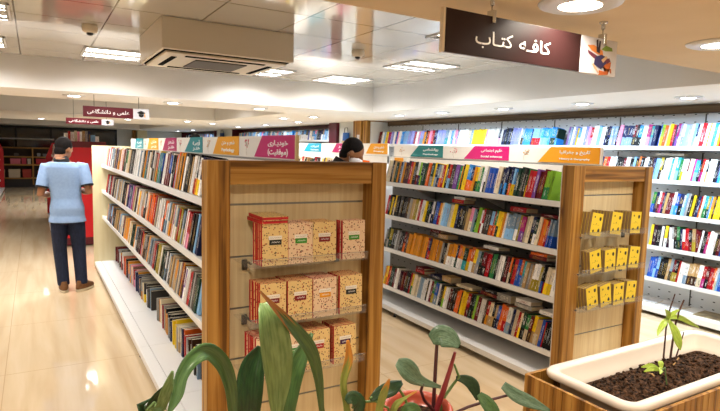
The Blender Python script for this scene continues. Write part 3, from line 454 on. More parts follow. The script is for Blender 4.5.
def far_sign(x0,xm,x1,y,z0,z1,label):
    t=thing('hanging_sign',label,'sign',((x0+x1)/2,y,z0))
    a=MB(); a.box(x0,xm,y-.01,y+.01,z0,z1); p=a.build('sign_panel',M['maroon'],t)
    a=MB(); a.box(xm,x1,y-.01,y+.01,z0,z1); q=a.build('logo_panel',M['signw'],t)
    text('علمی و دانشگاهی',(xm-x0)*.84,(z1-z0)*.52,((x0+xm)/2,y-.0101,(z0+z1)/2),(1,0,0),(0,0,1),M['letter'],p,bold=.015)
    cx,cz,s=(xm+x1)/2,(z0+z1)/2,(z1-z0)
    a=MB(); flat(a,[(cx-.42*s,cz+.1*s),(cx-.02*s,cz+.32*s),(cx+.42*s,cz+.12*s),(cx+.02*s,cz-.1*s)],y-.0102); flat(a,[(cx-.24*s,cz-.0*s),(cx+.02*s,cz-.12*s),(cx+.24*s,cz),(cx+.22*s,cz-.24*s),(cx,cz-.34*s),(cx-.22*s,cz-.24*s)],y-.0102); a.build('graduation_cap',M['black'],q)
    a=MB(); flat(a,[(cx+.3*s,cz+.06*s),(cx+.34*s,cz+.06*s),(cx+.4*s,cz-.3*s),(cx+.26*s,cz-.3*s)],y-.0104); a.build('tassel',M['amber'],q)
    for x in (x0+.12,x1-.12):
        a=MB(); a.tube([(x,y,z1),(x,y,ZS if not T2[2]<y<T2[3] else ZT)],.003,seg=6); a.build('hanger',M['darkmetal'],t)
far_sign(.512,1.065,1.252,7.3,1.957,2.082,'maroon hanging sign with white lettering and graduation cap, the nearer one')
far_sign(.50,1.07,1.27,11.0,1.972,2.078,'smaller maroon hanging sign seen just below the nearer maroon sign')
# ------------------------------------------------------------------ double-sided bookcases
TH=R(8)
def rotY(x,z,a,ang,side):
    return None
def shelf_part(t,xf,xb,y0,y1,z,tilt,name='shelf',m='white'):
    # plate with a turned-down front lip; front edge at xf, drops towards the back by the tilt
    d=abs(xb-xf); s=1 if xb>xf else -1; dz=math.tan(tilt)*d
    poly=[(xf,z),(xf,z-.042),(xf+s*.012,z-.042),(xf+s*.012,z-.02),(xb,z-.02-dz),(xb,z-dz)]
    if s<0: poly=poly[::-1]
    a=MB(); a.prism(poly,'y',y0,y1); return a.build(name,M[m],t,bevel=.002)
def gondola(name,label,x0,x1,y0,y1,fr,zs,end='wood',far='cream',mods=(),base_in=None,post=None,hdr=(1.59,1.715),hx=None,ends=None,basez=(.05,.095),ftop=1.60):
    """x0,x1 outer faces; fr shelf front setback; y0 near end, y1 far end"""
    xc=(x0+x1)/2; t=thing(name,label,'bookcase',(xc,(y0+y1)/2,0))
    ys=y0
    if end=='wood':
        fx0,fx1,pl,pr,yf=post; ys=yf+.10; zt=1.588
        for nm,q in (('post',(fx0,pl)),('post',(pr,fx1))):
            a=MB(); a.box(q[0],q[1],yf,yf+.095,0,zt-.0); a.build(nm,M['wood_z'],t,bevel=.003)
        a=MB(); a.box(pl+.0005,pr-.0005,yf+.004,yf+.095,1.48,zt); a.build('top_rail',M['wood_x'],t,bevel=.002)
        a=MB(); a.box(pl+.0005,pr-.0005,yf+.004,yf+.095,0,.10); a.build('bottom_rail',M['wood_x'],t,bevel=.002)
        a=MB(); zz=[.10,.13,.38,.63,.88,1.13,1.38,1.48]
        for k in range(len(zz)-1): a.box(pl,pr,yf+.088,yf+.0945,zz[k]+(.005 if 0<k else 0),zz[k+1]-(.005 if k<len(zz)-2 else 0))
        a.build('slatwall_panel',M['slat'],t)
        a=MB()
        for z in zz[1:-1]: a.box(pl,pr,yf+.0915,yf+.0945,z-.005,z+.005)
        a.build('slatwall_channel',M['groove'],t)
        a=MB(); a.box(x0+.02,x1-.02,yf+.0951,ys,.0,1.58); a.build('end_board',M['white'],t)
    else:
        a=MB(); a.prism(ends(x0,x1),'y',y0,y0+.03); e=a.build('end_panel',M[end],t)
        if end=='burg':
            i=[(x0+.13,.14),(x1-.13,.14),(x1-.13,1.50),(x1-.19,1.57),(x0+.19,1.57),(x0+.13,1.50)]
            a=MB(); a.prism(i,'y',y0-.012,y0); a.build('end_inset',M['red'],t)
            a=MB(); a.box(x0+.14,x1-.14,y0-.02,y0+.03,1.60,1.665); a.build('top_cap',M['burg'],t)
        ys=y0+.03
    # spine, header, base
    a=MB(); a.box(xc-.012,xc+.012,ys,y1,.06,1.59); a.build('back_panel',M['perf_shade'],t)
    if hdr:
        a=MB(); a.box(xc-.006,xc+.006,hx or ys,y1,hdr[0]-.055,hdr[1]); a.box(xc-.016,xc+.016,hx or ys,y1,hdr[0]-.135,hdr[0]-.012); a.build('header_board',M['hdr'],t)
    ms=[ys]+[v for v in mods if ys+.2<v<y1-.2]+[y1]
    for q0,q1 in zip(ms,ms[1:]):
        for xa,xb in ((x0,xc-.013),(x1,xc+.013)):
            s=1 if xb>xa else -1
            a=MB()
            for u0,u1,za,zb in ((xa,xa+s*.012,basez[0],basez[1]),(xa+s*.012,xa+s*.076,basez[1]-.016,basez[1]),(xa+s*.08,xb,basez[1]-.016,basez[1])): a.box(min(u0,u1),max(u0,u1),q0+.002,q1-.002,za,zb)
            a.build('base_deck',M['white'],t,bevel=.0015)
            for yq in (q0+.02,):
                a=MB(); a.lathe([(.016,0),(.018,.008),(.008,.012),(.008,basez[1]-.016)],(xa+s*.03,yq+.02,0)); a.build('foot',M['black'],t)
    for xa,s in ((x0+fr,1),(x1-fr,-1)):
        for z in zs:
            shelf_part(t,xa,xc-s*.013,ys,y1,z,TH)
            for v in ms[1:-1]: 
                a=MB(); d=math.tan(TH); xw=xc-s*.014; 
                poly=[(xa+s*.06,z-.034),(xw,z-.022-d*abs(xw-xa)),(xw,z-.11-d*abs(xw-xa))]
                a.prism(poly if s>0 else poly[::-1],'y',v-.003,v+.003); a.build('bracket',M['white'],t)
    for v in ms[1:-1]:
        a=MB(); a.box(xc-.019,xc-.0125,v-.016,v+.016,.1,1.53); a.box(xc+.0125,xc+.019,v-.016,v+.016,.1,1.53); a.build('upright',M['groove'],t)
    if far:
        if ends: a=MB(); a.prism(ends(x0,x1),'y',y1,y1+.03)
        else: a=MB(); a.box(x0-.005,x1+.005,y1,y1+.035,.02,ftop)
        a.build('far_panel',M[far],t)
    return t,xc
def header_sign(t,x,ytop,ybot,yr,z0,z1,c,l1,l2=None,h1=.04,h2=.03):
    # slanted colour plate on the header, facing -x; ytop/ybot far ends of the slanted edge, yr the near edge
    a=MB(); poly=[(yr,z0),(yr,z1),(ytop,z1),(ybot,z0)]; a.prism(poly,'x',x-.004,x); p=a.build('sign_plate',M[c],t)
    w=(min(ytop,ybot)-yr); cy=yr+w*.5-.01*w
    if l2: 
        text(l1,w*.62,h1,(x-.0041,cy,z1-(z1-z0)*.36),(0,-1,0),(0,0,1),M['letter'],p,bold=.02)
        text(l2,w*.62,h2,(x-.0041,cy,z0+(z1-z0)*.24),(0,-1,0),(0,0,1),M['letter'],p,bold=.03)
    else: text(l1,w*.6,h1,(x-.0041,cy,(z0+z1)/2),(0,-1,0),(0,0,1),M['letter'],p,bold=.02)
    return p
M['dline']=mat('doodle_line','#c9b8a8',.6)
def doodle(t,x,yc,z0,z1,rs):
    r=random.Random(rs); a=MB()
    a.prism(ribbon([(yc,z0),(yc+.012,z0+.03),(yc-.004,z0+.06)],.003),'x',x-.0012,x)
    for k in range(9):
        py,pz=yc-.05+r.random()*.1,z0+.045+r.random()*(z1-z0-.05); q=.004+r.random()*.004
        a.prism(ribbon([(yc-.004,z0+.045),(py,pz)],.0014),'x',x-.0012,x)
        a.prism([(py+q*math.cos(i*PI/3),pz+q*math.sin(i*PI/3)) for i in range(6)],'x',x-.0014,x,1)
    a.build('flower_drawing',[M['dline'],mat('doodle_dot_%d'%(rs%2),('#d5636f','#d9a05a')[rs%2],.6)],t)
SH=(1.376,1.043,.702)
mods=[3.39,4.35,5.30,6.26,7.21]
A,xa=gondola('bookcase','long white double-sided bookcase left of centre whose oak end holds patterned gift books',.65,1.59,2.40,7.85,.10,SH,mods=mods,post=(.65,1.592,.754,1.503,2.40),hx=2.50,ftop=1.615)
z0,z1=1.592,1.716
hxA=xa-.006
for ytop,ybot,yr,c,l1,l2,a1,a2 in ((2.955,3.083,2.505,'pink','خودیـاری','(موفقیت)',.036,.042),(3.821,3.946,3.371,'amber','شعر و متن','Psychology',.034,.03),(4.60,4.81,4.24,'teal','قصـه','هنـر',.045,.035),(5.58,5.75,5.13,'mag','شعر','هنـر',.045,.04),(6.47,6.60,5.98,'amber','متن','شعر',.04,.035),(7.41,7.50,6.89,'teal','قصـه','هنـر',.04,.035)):
    header_sign(A,hxA,ytop,ybot,yr,z0+.004,z1,c,l1,l2,a1,a2)
for i,yc in enumerate((3.2,4.06,4.97,5.83,6.72)): doodle(A,hxA-.0002,yc+.02,1.60,1.70,i)
a=MB(); a.box(xa-.011,xa+.007,2.488,2.4995,1.589,1.716); a.build('header_end_cap',M['cream'],A)
SB=(1.338,1.0,.66,.268)
B,xb=gondola('bookcase','white double-sided bookcase right of centre whose oak end holds yellow-covered books',3.03,3.96,2.37,5.12,.075,SB,mods=[3.39,4.35],post=(3.05,3.932,3.165,3.84,2.37),far=None,hx=2.50)
hxB=xb-.006
for ytop,ybot,yr,c,l1,l2,a1,a2 in ((2.941,3.061,2.505,'amber2','تاریخ و جغرافیا','History & Geography',.036,.018),(3.806,3.948,3.381,'pink2','علوم اجتماعی','Social sciences',.036,.018),(4.662,4.814,4.263,'teal2','روانشناسی','Psychology',.036,.018)):
    header_sign(B,hxB,ytop,ybot,yr,z0+.006,z1+.002,c,l1,l2,a1,a2)
for i,yc in enumerate((3.21,4.1,4.97)): doodle(B,hxB-.0002,yc,1.605,1.70,i+7)
a=MB(); a.box(xb-.011,xb+.007,2.488,2.4995,1.589,1.718); a.build('header_end_cap',M['hdr'],B)
a=MB(); a.box(xb-.06,xb-.0065,4.80,5.12,1.535,1.585); a.build('header_ledge',M['hdr'],B)
a=MB(); a.box(xb-.062,xb-.06,4.86,5.03,1.54,1.58); a.build('shelf_tag',M['amber2'],B)
B2,xb2=gondola('bookcase','farther white double-sided bookcase with blue header sign, behind the masked person',3.03,3.96,5.22,8.0,.075,SB,end='white',far='white',ends=lambda a,b:[(a,.05),(b,.05),(b,1.5),(a,1.5)],mods=[6.2,7.1],hdr=(1.60,1.735),hx=5.25)
for ytop,ybot,yr,c,l1,l2 in ((5.62,5.73,5.26,'amber','شعر و متن','Poetry'),(6.49,6.62,6.2,'mag','هنـر','Art'),(7.36,7.53,6.95,'cyan','ادبیات','Literature')):
    header_sign(B2,xb2-.006,ytop,ybot,yr,1.612,1.732,c,l1,l2,.04,.022)
slope=lambda a,b:[(a,.02),(b,.02),(b,1.32),(b-.12,1.62),(a+.12,1.62),(a,1.32)]
D,xd=gondola('bookcase','red-panelled double-sided bookcase behind the man in the blue polo shirt',.22,1.14,9.68,13.6,.10,(1.376,1.043,.702,.36),end='burg',far='red',ends=slope,mods=[10.6,11.6,12.6],hdr=None)
E_,xe=gondola('bookcase','red-panelled double-sided bookcase with white shelves cut by the left edge',-1.80,-.86,15.6,21.5,.10,(1.376,1.043,.702,.36),end='red',far='red',ends=slope,mods=[16.6,17.6,18.6,19.6,20.6],hdr=None)
# ------------------------------------------------------------------ wall shelving on the right
def wall_unit(label,y0,y1,zs,side,fascia,backx=5.95,ends=(1,1),mods=(),base=(.04,.10)):
    t=thing('wall_bookcase',label,'bookcase',(5.8,(y0+y1)/2,0))
    a=MB(); a.box(backx,backx+.02,y0,y1,.05,2.13); a.build('back_panel',M['perf'],t)
    a=MB(); a.box(5.55,backx,y0,y1,base[1]-.018,base[1]); a.box(5.55,5.565,y0,y1,base[0],base[1]-.018); a.build('base_deck',M['white'],t,bevel=.002)
    for z in zs: shelf_part(t,5.65,backx-.001,y0+.001,y1-.001,z,TH)
    for v in mods:
        a=MB(); a.box(backx-.007,backx-.0005,v-.006,v+.006,.1,2.12); a.build('upright',M['darkmetal'],t)
        a=MB(); a.lathe([(.02,0),(.02,.02),(.01,.024),(.01,base[1]-.018)],(5.6,v,0)); a.build('foot',M['black'],t)
    a=MB(); a.box(5.925,XR,y0,y1,2.131,ZS); a.build('fascia',M[fascia],t)
    for k,yy in zip(ends,(y0-.03,y1)):
        if k: a=MB(); a.box(5.55,XR,yy,yy+.03,.02,2.2); a.build('end_panel',M[side],t)
    return t
SC=(1.782,1.433,1.077,.727,.385)
Cw=wall_unit('long white wall bookcase under bright downlights along the right wall',1.2,8.95,SC,'white','wood_dark',ends=(0,1),mods=[2.12,3.07,4.03,4.98,5.94,6.9,7.85])
Fw=wall_unit('burgundy-framed wall bookcase of bright covers behind the masked person',10.72,17.5,(1.86,1.55,1.2,.85,.5),'burg','burg',ends=(0,1),mods=[11.4,12.4,13.4,14.4,15.4,16.4])
Gw=wall_unit('farthest burgundy-framed wall bookcase at the end of the right wall',19.6,24.6,(1.86,1.55,1.2,.85,.5),'burg','burg',mods=[20.6,21.6,22.6])
a=MB(); a.box(5.48,XR,9.0,9.14,0,ZS); a.box(5.47,XR,9.19,9.5,0,ZS); struct('trim_1',a,M['wood_z'],loc=(5.6,9.2,0))
a=MB(); a.box(5.465,5.47,9.25,9.34,1.7,1.95); tag(a.build('paper_notice',M['signw'],loc=(5.467,9.3,1.7)),'narrow white paper notice on the wooden post by the white wall shelves','notice')
a=MB(); a.box(5.62,XR,9.52,10.35,0,ZS); a.box(5.62,XR,17.6,19.5,0,ZS); struct('wall_pier',a,M['wallg'],loc=(5.8,10,0))
a=MB(); a.box(5.55,5.72,10.36,10.70,0,ZS); struct('trim_4',a,M['burg'],loc=(5.6,10.5,0))
a=MB(); a.box(3.73,4.12,24.5,24.96,0,ZS); struct('trim_2',a,M['cream'],loc=(3.9,24.8,0))
a=MB(); a.box(3.58,3.70,24.7,24.97,0,ZS); struct('trim_3',a,M['wood_z'],loc=(3.64,24.85,0))
# things hung on the pale wall between the bookcases
def bag(x,y,z0,w,h,label,c):
    t=thing('hanging_bag',label,'bag',(x,y,z0))
    a=MB(); rings=[]
    for k in range(7):
        f=k/6; s=1-.12*f; rings.append([(x+.06*s*math.cos(q)*(1.1-.5*f),y+w/2*s*math.sin(q),z0+h*f) for q in [2*PI*i/16 for i in range(16)]])
    a.loft(rings); a.build('body',mat('bag_'+c,c,.7),t)
    a=MB(); a.tube([(x,y-w*.3,z0+h),(x,y-w*.2,z0+h+.1),(x,y+w*.2,z0+h+.1),(x,y+w*.3,z0+h)],.008,seg=6); a.build('handle',M['black'],t)
    a=MB(); a.box(x-.072,x-.06,y-w*.25,y+w*.2,z0+h*.1,z0+h*.45); a.build('pocket',mat('bag_pocket','#d9c58a',.7),t)
bag(5.545,9.92,1.70,.27,.30,'bright blue bag hanging on the pale wall beside the burgundy column','#1b5fb0')
bag(5.545,18.6,1.60,.5,.5,'dark blue bag hanging on the pale wall far behind the amber sign','#123a78')
# ------------------------------------------------------------------ back shelving with goods
t=thing('display_shelf','low oak display shelf of red and pink goods before the dark window','shelf',(-.1,23.0,0))
for x in (-1.35,-.06,1.0):
    a=MB(); a.box(x,x+.05,22.75,23.2,.1,1.42); a.build('side_panel',M['wood_z'],t)
for z in (.30,.78,1.06,1.38):
    a=MB(); a.box(-1.35,1.05,22.74,23.2,z,z+.04); a.build('shelf',M['wood_x'],t)
a=MB(); a.box(-1.33,1.03,22.85,23.15,0,.3); a.build('plinth',M['black'],t)
a=MB(); a.box(-1.33,1.03,23.18,23.2,.34,1.38); a.build('back',mat('shelf_back','#3a2a1c',.6),t)
goods=[(-1.2,.34,.3,.28,'#c8a27a'),(-.78,.34,.34,.30,'#c9b79a'),(-.36,.34,.26,.30,'#a9301f'),(.10,.34,.2,.24,'#b5332a'),(.36,.34,.16,.2,'#8e1a1a'),(-.72,.82,.3,.2,'#d16a7c'),(-.38,.82,.14,.24,'#c23a52'),(-.2,.82,.1,.2,'#d9d0c0'),(.06,.82,.3,.2,'#c01a2a'),(.42,.82,.18,.18,'#d94a5a'),(.1,1.10,.1,.12,'#8d8d90'),(.28,1.10,.12,.1,'#6b6b70'),(-.6,1.10,.12,.1,'#54504e')]
LBL=['brown','beige','brick red','red','dark red','pink','rose red','white','bright red','coral','grey','dark grey','charcoal']
for (x,z,w,h,c),l in zip(goods,LBL):
    t=thing('gift_box',f'{l} boxed item on the {"bottom" if z<.5 else "middle" if z<1 else "top"} level of the oak display shelf','box',(x+w/2,22.95,z),group='boxed goods on the oak display shelf')
    a=MB(); a.box(x,x+w,22.84,23.08,z,z+h*.8); a.build('box',mat('box_'+l,c,.5),t,bevel=.006)
    a=MB(); a.box(x-.006,x+w+.006,22.834,23.086,z+h*.8-.04,z+h); a.build('lid',mat('lid_'+l,c,.4),t,bevel=.006)
# ------------------------------------------------------------------ books
ONES=['','first','second','third','fourth','fifth','sixth','seventh','eighth','ninth','tenth','eleventh','twelfth','thirteenth','fourteenth','fifteenth','sixteenth','seventeenth','eighteenth','nineteenth']
TENS=['','','twent','thirt','fort','fift','sixt','sevent','eight','ninet']; CARD=['','one','two','three','four','five','six','seven','eight','nine']
def ordw(n):
    if n<20: return ONES[n]
    if n>=100: return 'hundred-and-'+ordw(n-100) if n>100 else 'hundredth'
    t,u=divmod(n,10); return TENS[t]+'ieth' if u==0 else TENS[t]+'y-'+ONES[u]
def cover_geo(mb,th,dp,ht,m1,m2,split,tf=.0016):
    # open-backed cover: spine at x=0, boards run back along +x; thickness along y (0..th)
    prof=[(0,0),(dp,0),(dp,tf),(tf,tf),(tf,th-tf),(dp,th-tf),(dp,th),(0,th)]
    zs=[0,ht*split,ht] if m2 is not None else [0,ht]
    us=[(2,3),(3,3),(3,4),(4,4),(4,5),(5,5),(5,6),(0,1)]   # spine is the last side
    n=8
    for k in range(len(zs)-1):
        za,zb=zs[k],zs[k+1]; m=m1 if (k==len(zs)-2) else m2
        v=[(x,y,za) for x,y in prof]+[(x,y,zb) for x,y in prof]
        f=[];uv=[]
        for i in range(n):
            j=(i+1)%n; f.append([j,i,n+i,n+j][::-1]); va,vb=za/ht,zb/ht; u0,u1=us[i]; uv.append([(u0,va),(u1,va),(u1,vb),(u0,vb)][::-1] if False else [(u0,vb),(u0,va),(u1,va),(u1,vb)])
        mb.add(v,f,m,uv)
    for z,mm in ((0,m2 if m2 is not None else m1),(ht,m1)):
        v=[(x,y,z) for x,y in prof]; mb.add(v,[(0,1,2,3),(0,3,4,7),(4,5,6,7)],mm,[[(2.5,.01)]*4]*3)
BK=[]   # every book: row, ordinal, x, y, z, tilt, roll, th, dp, ht, colour key
ROWTXT={'B1':'top shelf, right bookcase','B2':'second shelf, right bookcase','B3':'third shelf, right bookcase','B4':'lowest shelf, right bookcase',
'A1':'top shelf, left bookcase','A2':'second shelf, left bookcase','A3':'third shelf, left bookcase','A4':'bottom deck, left bookcase',
'C1':'top white wall shelf','C2':'second white wall shelf','C3':'third white wall shelf','C4':'fourth white wall shelf','C5':'fifth white wall shelf'}
rb=random.Random(11)
cam_p=Vector((0,0,1.65)); CF=Vector((math.sin(.53861)*math.cos(-.1008),math.cos(.53861)*math.cos(-.1008),math.sin(-.1008)))
PREV=None
for key,(X,Z,tilt,hm,data) in ROWS.items():
    row=[]
    for tok in data.split():
        y,w,c=tok.split(','); y=int(y)/1000; w=int(w)/1000
        n=1
        if w>.046: n=math.ceil(w/.034)
        for k in range(n):
            cc=c if k%2==0 or len(c)==1 else c[::-1]
            if n>2 and k%3==1: cc=rb.choice('WgKbISGRo') if key[0]=='A' else c
            row.append([y+w-(k+1)*w/n,w/n,cc])
    row.sort(key=lambda q:q[0])          # nearest first
    roll=0
    for i,(y,w,c) in enumerate(row):
        h=hm*rb.uniform(.93,1.05); dp=.145*rb.uniform(.92,1.05)
        if key in('C4',) : roll=(.05 if y>3.18 else (-.08 if y>2.86 else .12))
        elif key[0]=='C': roll=.10+rb.uniform(-.012,.0)*0
        elif key=='A4': roll=0
        else: roll=.115
        x=X+rb.uniform(0,.012)
        if key=='A4': x=X+rb.uniform(-.01,.02); h=hm*rb.uniform(.8,1.08); dp=.155
        d=(Vector((x,y,Z))-cam_p).dot(CF); px=360+546.5*((Vector((x,y,Z+h/2))-cam_p).dot(Vector((math.cos(.53861),-math.sin(.53861),0))))/d
        BK.append(dict(k=key,i=i+1,x=x,y=y+.5*h*math.sin(roll),z=Z,t=R(tilt),roll=roll,w=w-.0006,dp=dp,h=h,c=c,a=(w*h/(d*d)) if px<722 else 0,px=px))
# books lying flat on top of the rows
LY=[('B2',3.11,3.62,.20,.03,.15,'R'),('B2',3.115,3.61,.232,.02,.14,'W'),('B2',3.11,2.93,.20,.035,.16,'R'),('B2',3.12,2.64,.19,.02,.15,'r'),('B3',3.115,3.92,.205,.03,.16,'B'),('B3',3.12,3.93,.236,.02,.15,'r'),('B3',3.11,3.80,.20,.035,.13,'b'),
('B3',3.115,3.2,.205,.022,.17,'W'),('B3',3.115,2.72,.21,.025,.16,'r'),('B3',3.12,2.72,.236,.02,.15,'O'),
('B4',3.11,4.12,.21,.028,.14,'R'),('B4',3.115,4.13,.24,.02,.13,'r'),('B4',3.115,3.88,.205,.03,.17,'u'),('B4',3.12,3.74,.205,.05,.12,'b'),('B4',3.112,3.49,.205,.022,.2,'I'),('B4',3.115,3.2,.21,.025,.18,'r'),('B4',3.118,3.2,.236,.025,.17,'K'),('B4',3.115,3.03,.205,.06,.14,'G'),('B4',3.115,2.83,.205,.03,.17,'G'),('B4',3.12,2.84,.236,.03,.15,'W'),('B4',3.115,2.6,.21,.03,.15,'W'),
('C2',5.70,3.3,.235,.02,.3,'W')]
def book_mb(b,i0=0):
    ks=b['c']; mb=MB(); m1=0; m2=None if len(ks)==1 else 1
    if m2 is not None and ks[0]==ks[1]: m2=None
    cover_geo(mb,b['w'],b['dp'],b['h'],m1,m2,.42)
    return mb
def book_mx(b):
    # tilt back about the front foot, lean sideways about the lower corner
    return Matrix.Translation((b['x'],b['y'],b['z']+.0006+(b['w']*math.sin(max(0,-b['roll']))))) @ Matrix.Rotation(b['t'],4,'Y') @ Matrix.Rotation(b['roll'],4,'X')
BK.sort(key=lambda b:-b['a'])
NIND=300
def clr(c): return CN[c[0]] if len(c)==1 or c[0]==c[1] else CN[c[0]]+' and '+CN[c[1]]
stuff=MB(); smats=list(BC); pidx=len(smats)
for n,b in enumerate(BK):
    if n<NIND:
        mb=book_mb(b); o=mb.build('book',[BM[q] for q in b['c'][:2]],loc=(0,0,0)); o.matrix_world=book_mx(b)
        k=b['k']; 
        start='from the right edge of the photo' if k[0]=='C' else 'from the near end'
        tag(o,f'{clr(b["c"])} book, {ordw(b["i"])} {start}, {ROWTXT[k]}','book','books on the '+ROWTXT[k]); 
        p=MB(); p.box(.002,b['dp']-.004,.0017,b['w']-.0017,.002,b['h']-.003); p.build('page_block',M['page'],o,local=True)
    else:
        mb=MB(); ks=b['c'][:2]; m1=smats.index(ks[0]); m2=smats.index(ks[1]) if len(ks)>1 and ks[1]!=ks[0] else None
        cover_geo(mb,b['w'],b['dp'],b['h'],m1,m2,.42); mb.box(.002,b['dp']-.004,.0017,b['w']-.0017,.002,b['h']-.003,pidx); mb.xf(book_mx(b))
        o=len(stuff.v); stuff.v+=mb.v; stuff.f+=[[q+o for q in f] for f in mb.f]; stuff.mi+=mb.mi; stuff.sm+=mb.sm; stuff.uv+=mb.uv
# far bookcases: many small bright spines, seen only as a crowd
def crowd(x,y0,y1,z,tilt,hm,pal,wr=(.02,.05)):
    y=y0
    while y<y1-.06:
        w=rb.uniform(*wr); 
        if rb.random()<.06: y+=w*1.5; continue
        c=rb.choice(pal); mb=MB(); h=hm*rb.uniform(.85,1.08); cover_geo(mb,w-.001,.14,h,smats.index(c),smats.index(rb.choice(pal)) if rb.random()<.4 else None,rb.uniform(.3,.6)); mb.box(.002,.136,.0017,w-.0027,.002,h-.003,pidx)
        mb.xf(Matrix.Translation((x,y,z+.001)) @ Matrix.Rotation(tilt,4,'Y')); o=len(stuff.v); stuff.v+=mb.v; stuff.f+=[[q+o for q in f] for f in mb.f]; stuff.mi+=mb.mi; stuff.sm+=mb.sm; stuff.uv+=mb.uv; y+=w
BR='WWWCCAlSIuUKpbWCA'
for z in (1.86,1.55,1.2): crowd(5.655,10.45,17.4,z,TH,.23,BR,(.03,.14)); crowd(5.655,19.7,24.5,z,TH,.23,BR,(.04,.16))
for z in (1.338,1.0): crowd(3.11,5.3,7.95,z,TH,.2,'KKgrOIYBWuRnb')
for z in (1.376,1.043,.702): 
    crowd(.325,9.75,13.5,z,TH,.21,'KRWIgbuCrO'); 
mbm=stuff.build('books',[BM[k] for k in smats]+[M['page']],loc=(0,0,0)); tag(mbm,'all the smaller and farther books packed on the bookcase shelves','books',None,'stuff')
# E bookcase faces +x: its few covers
for q,(y,z,c) in enumerate(((18.2,1.376,'W'),(18.6,1.376,'I'),(19.1,1.376,'W'),(18.3,1.043,'W'),(19.0,1.043,'S'),(18.5,.702,'n'),(19.2,.702,'W'),(18.0,.36,'W'),(18.9,.36,'n'))):
    mb=MB(); cover_geo(mb,.16,.14,.22,0,None,.5); mb.box(.002,.136,.0017,.1583,.002,.217,1); o=mb.build('book',[BM[c],M['page']],loc=(0,0,0)); o.matrix_world=Matrix.Translation((-.965,y,z+.001)) @ Matrix.Rotation(PI,4,'Z') @ Matrix.Rotation(TH,4,'Y')
    tag(o,f'{CN[c]} cover on the {["top","second","third","lowest"][[1.376,1.043,.702,.36].index(z)]} shelf of the red bookcase at the left edge','book','covers on the red bookcase at the left edge')
# books standing on the top of the red bookcase
for q,(x,w,h,c) in enumerate(((.42,.05,.17,'W'),(.475,.03,.2,'R'),(.51,.05,.19,'W'),(.565,.035,.21,'I'),(.605,.03,.2,'p'),(.64,.03,.2,'W'),(.675,.04,.21,'b'),(.72,.03,.21,'G'),(.755,.035,.21,'u'),(.80,.06,.15,'C'),(.865,.05,.13,'W'))):
    mb=MB(); cover_geo(mb,w-.001,.14,h,0,None,.5); mb.box(.002,.136,.0017,w-.0027,.002,h-.003,1); o=mb.build('book',[BM[c],M['page']],loc=(0,0,0)); o.matrix_world=Matrix.Translation((x+w,9.86,1.6212)) @ Matrix.Rotation(PI/2,4,'Z')
    tag(o,f'{ordw(q+1)} from left, {CN[c]} book standing on top of the red-panelled bookcase','book','books on top of the red bookcase')
# lying books
for q,(k,x,y,dz,th,ln,c) in enumerate(LY):
    X,Z,tilt,hm,_=ROWS[k]; mb=MB(); cover_geo(mb,th,.13,ln,0,None,.5); mb.box(.002,.127,.0017,th-.0017,.002,ln-.003,1)
    mb.xf(Matrix.Rotation(PI/2,4,'X'))          # thickness up, length along -y
    o=mb.build('book',[BM[c],M['page']],loc=(0,0,0)); o.matrix_world=Matrix.Translation((x+dz*math.sin(TH)+.012,y+ln/2,Z+dz+.018)) @ Matrix.Rotation(TH*.6,4,'Y')
    LYL=['lower red','upper white','thick red','thin dark red','lower brown','upper dark red','tan','white','lower dark red','upper orange','lower red','upper dark red','navy','thick tan','long cream','lower dark red','upper black','thick grey','lower grey','upper white','white end','long white']
    tag(o,f'{LYL[q]} book lying flat above the row, {["far","middle","near"][0 if y>3.7 else 1 if y>2.95 else 2]} part, {ROWTXT[k]}','book','books lying flat on the rows')
# magazines on the base deck of the wall shelves
for (x,y,w,d,c,l,rz) in ((5.66,3.40,.26,.2,'#d9d6d2','white magazine lying on the deck of the white wall bookcase',.2),(5.68,3.15,.2,.22,'#c9c4be','pale magazine with a red spot on the deck of the white wall bookcase',-.15),(5.64,2.72,.3,.26,'#8d7a4a','colourful magazine lying nearest on the deck of the white wall bookcase',.05)):
    t=thing('magazine',l,'magazine',(x,y,.1005),rz)
    a=MB(); a.box(0,d,-w/2,w/2,0,.008); a.build('pages',M['page'],t,local=True)
    a=MB(); a.box(-.001,d,-w/2-.001,w/2+.001,.008,.0095); a.build('cover',noisy('mag_cover_'+c,c,'#5d4a35' if c=='#8d7a4a' else '#b8b4b4',(14,14,14),.3,2),t,local=True)
# ------------------------------------------------------------------ acrylic shelves on the two oak ends
def acrylic(x0,x1,yf,yb,z,label):
    t=thing('acrylic_shelf',label,'shelf',((x0+x1)/2,yb,z))
    a=MB(); a.prism([(yf,z+.032),(yf,z-.006),(yb,z-.006),(yb,z-.0005),(yf+.005,z-.0005),(yf+.005,z+.032)],'x',x0,x1); a.build('tray',M['acr'],t)
    a=MB(); a.box(x0,x1,yf-.0005,yf+.0055,z+.0321,z+.0345); a.build('lip_edge',M['acre'],t)
    for x in (x0+.05,x1-.05):
        a=MB(); a.box(x-.012,x+.012,yb-.012,yb+.001,z-.055,z-.007); a.box(x-.004,x+.004,yb-.1,yb-.01,z-.014,z-.0065); a.build('bracket',M['darkmetal'],t)
ZA=(1.122,.853,.604); ZBk=(1.115,.862,.613)
for z,n in zip(ZA,('top','middle','bottom')): acrylic(.80,1.40,2.255,2.487,z,f'{n} clear acrylic shelf of patterned gift books on the left oak end')
for z,n in zip(ZBk,('top','middle','bottom')): acrylic(3.10,3.80,2.295,2.457,z,f'{n} clear acrylic shelf of yellow books on the right oak end')
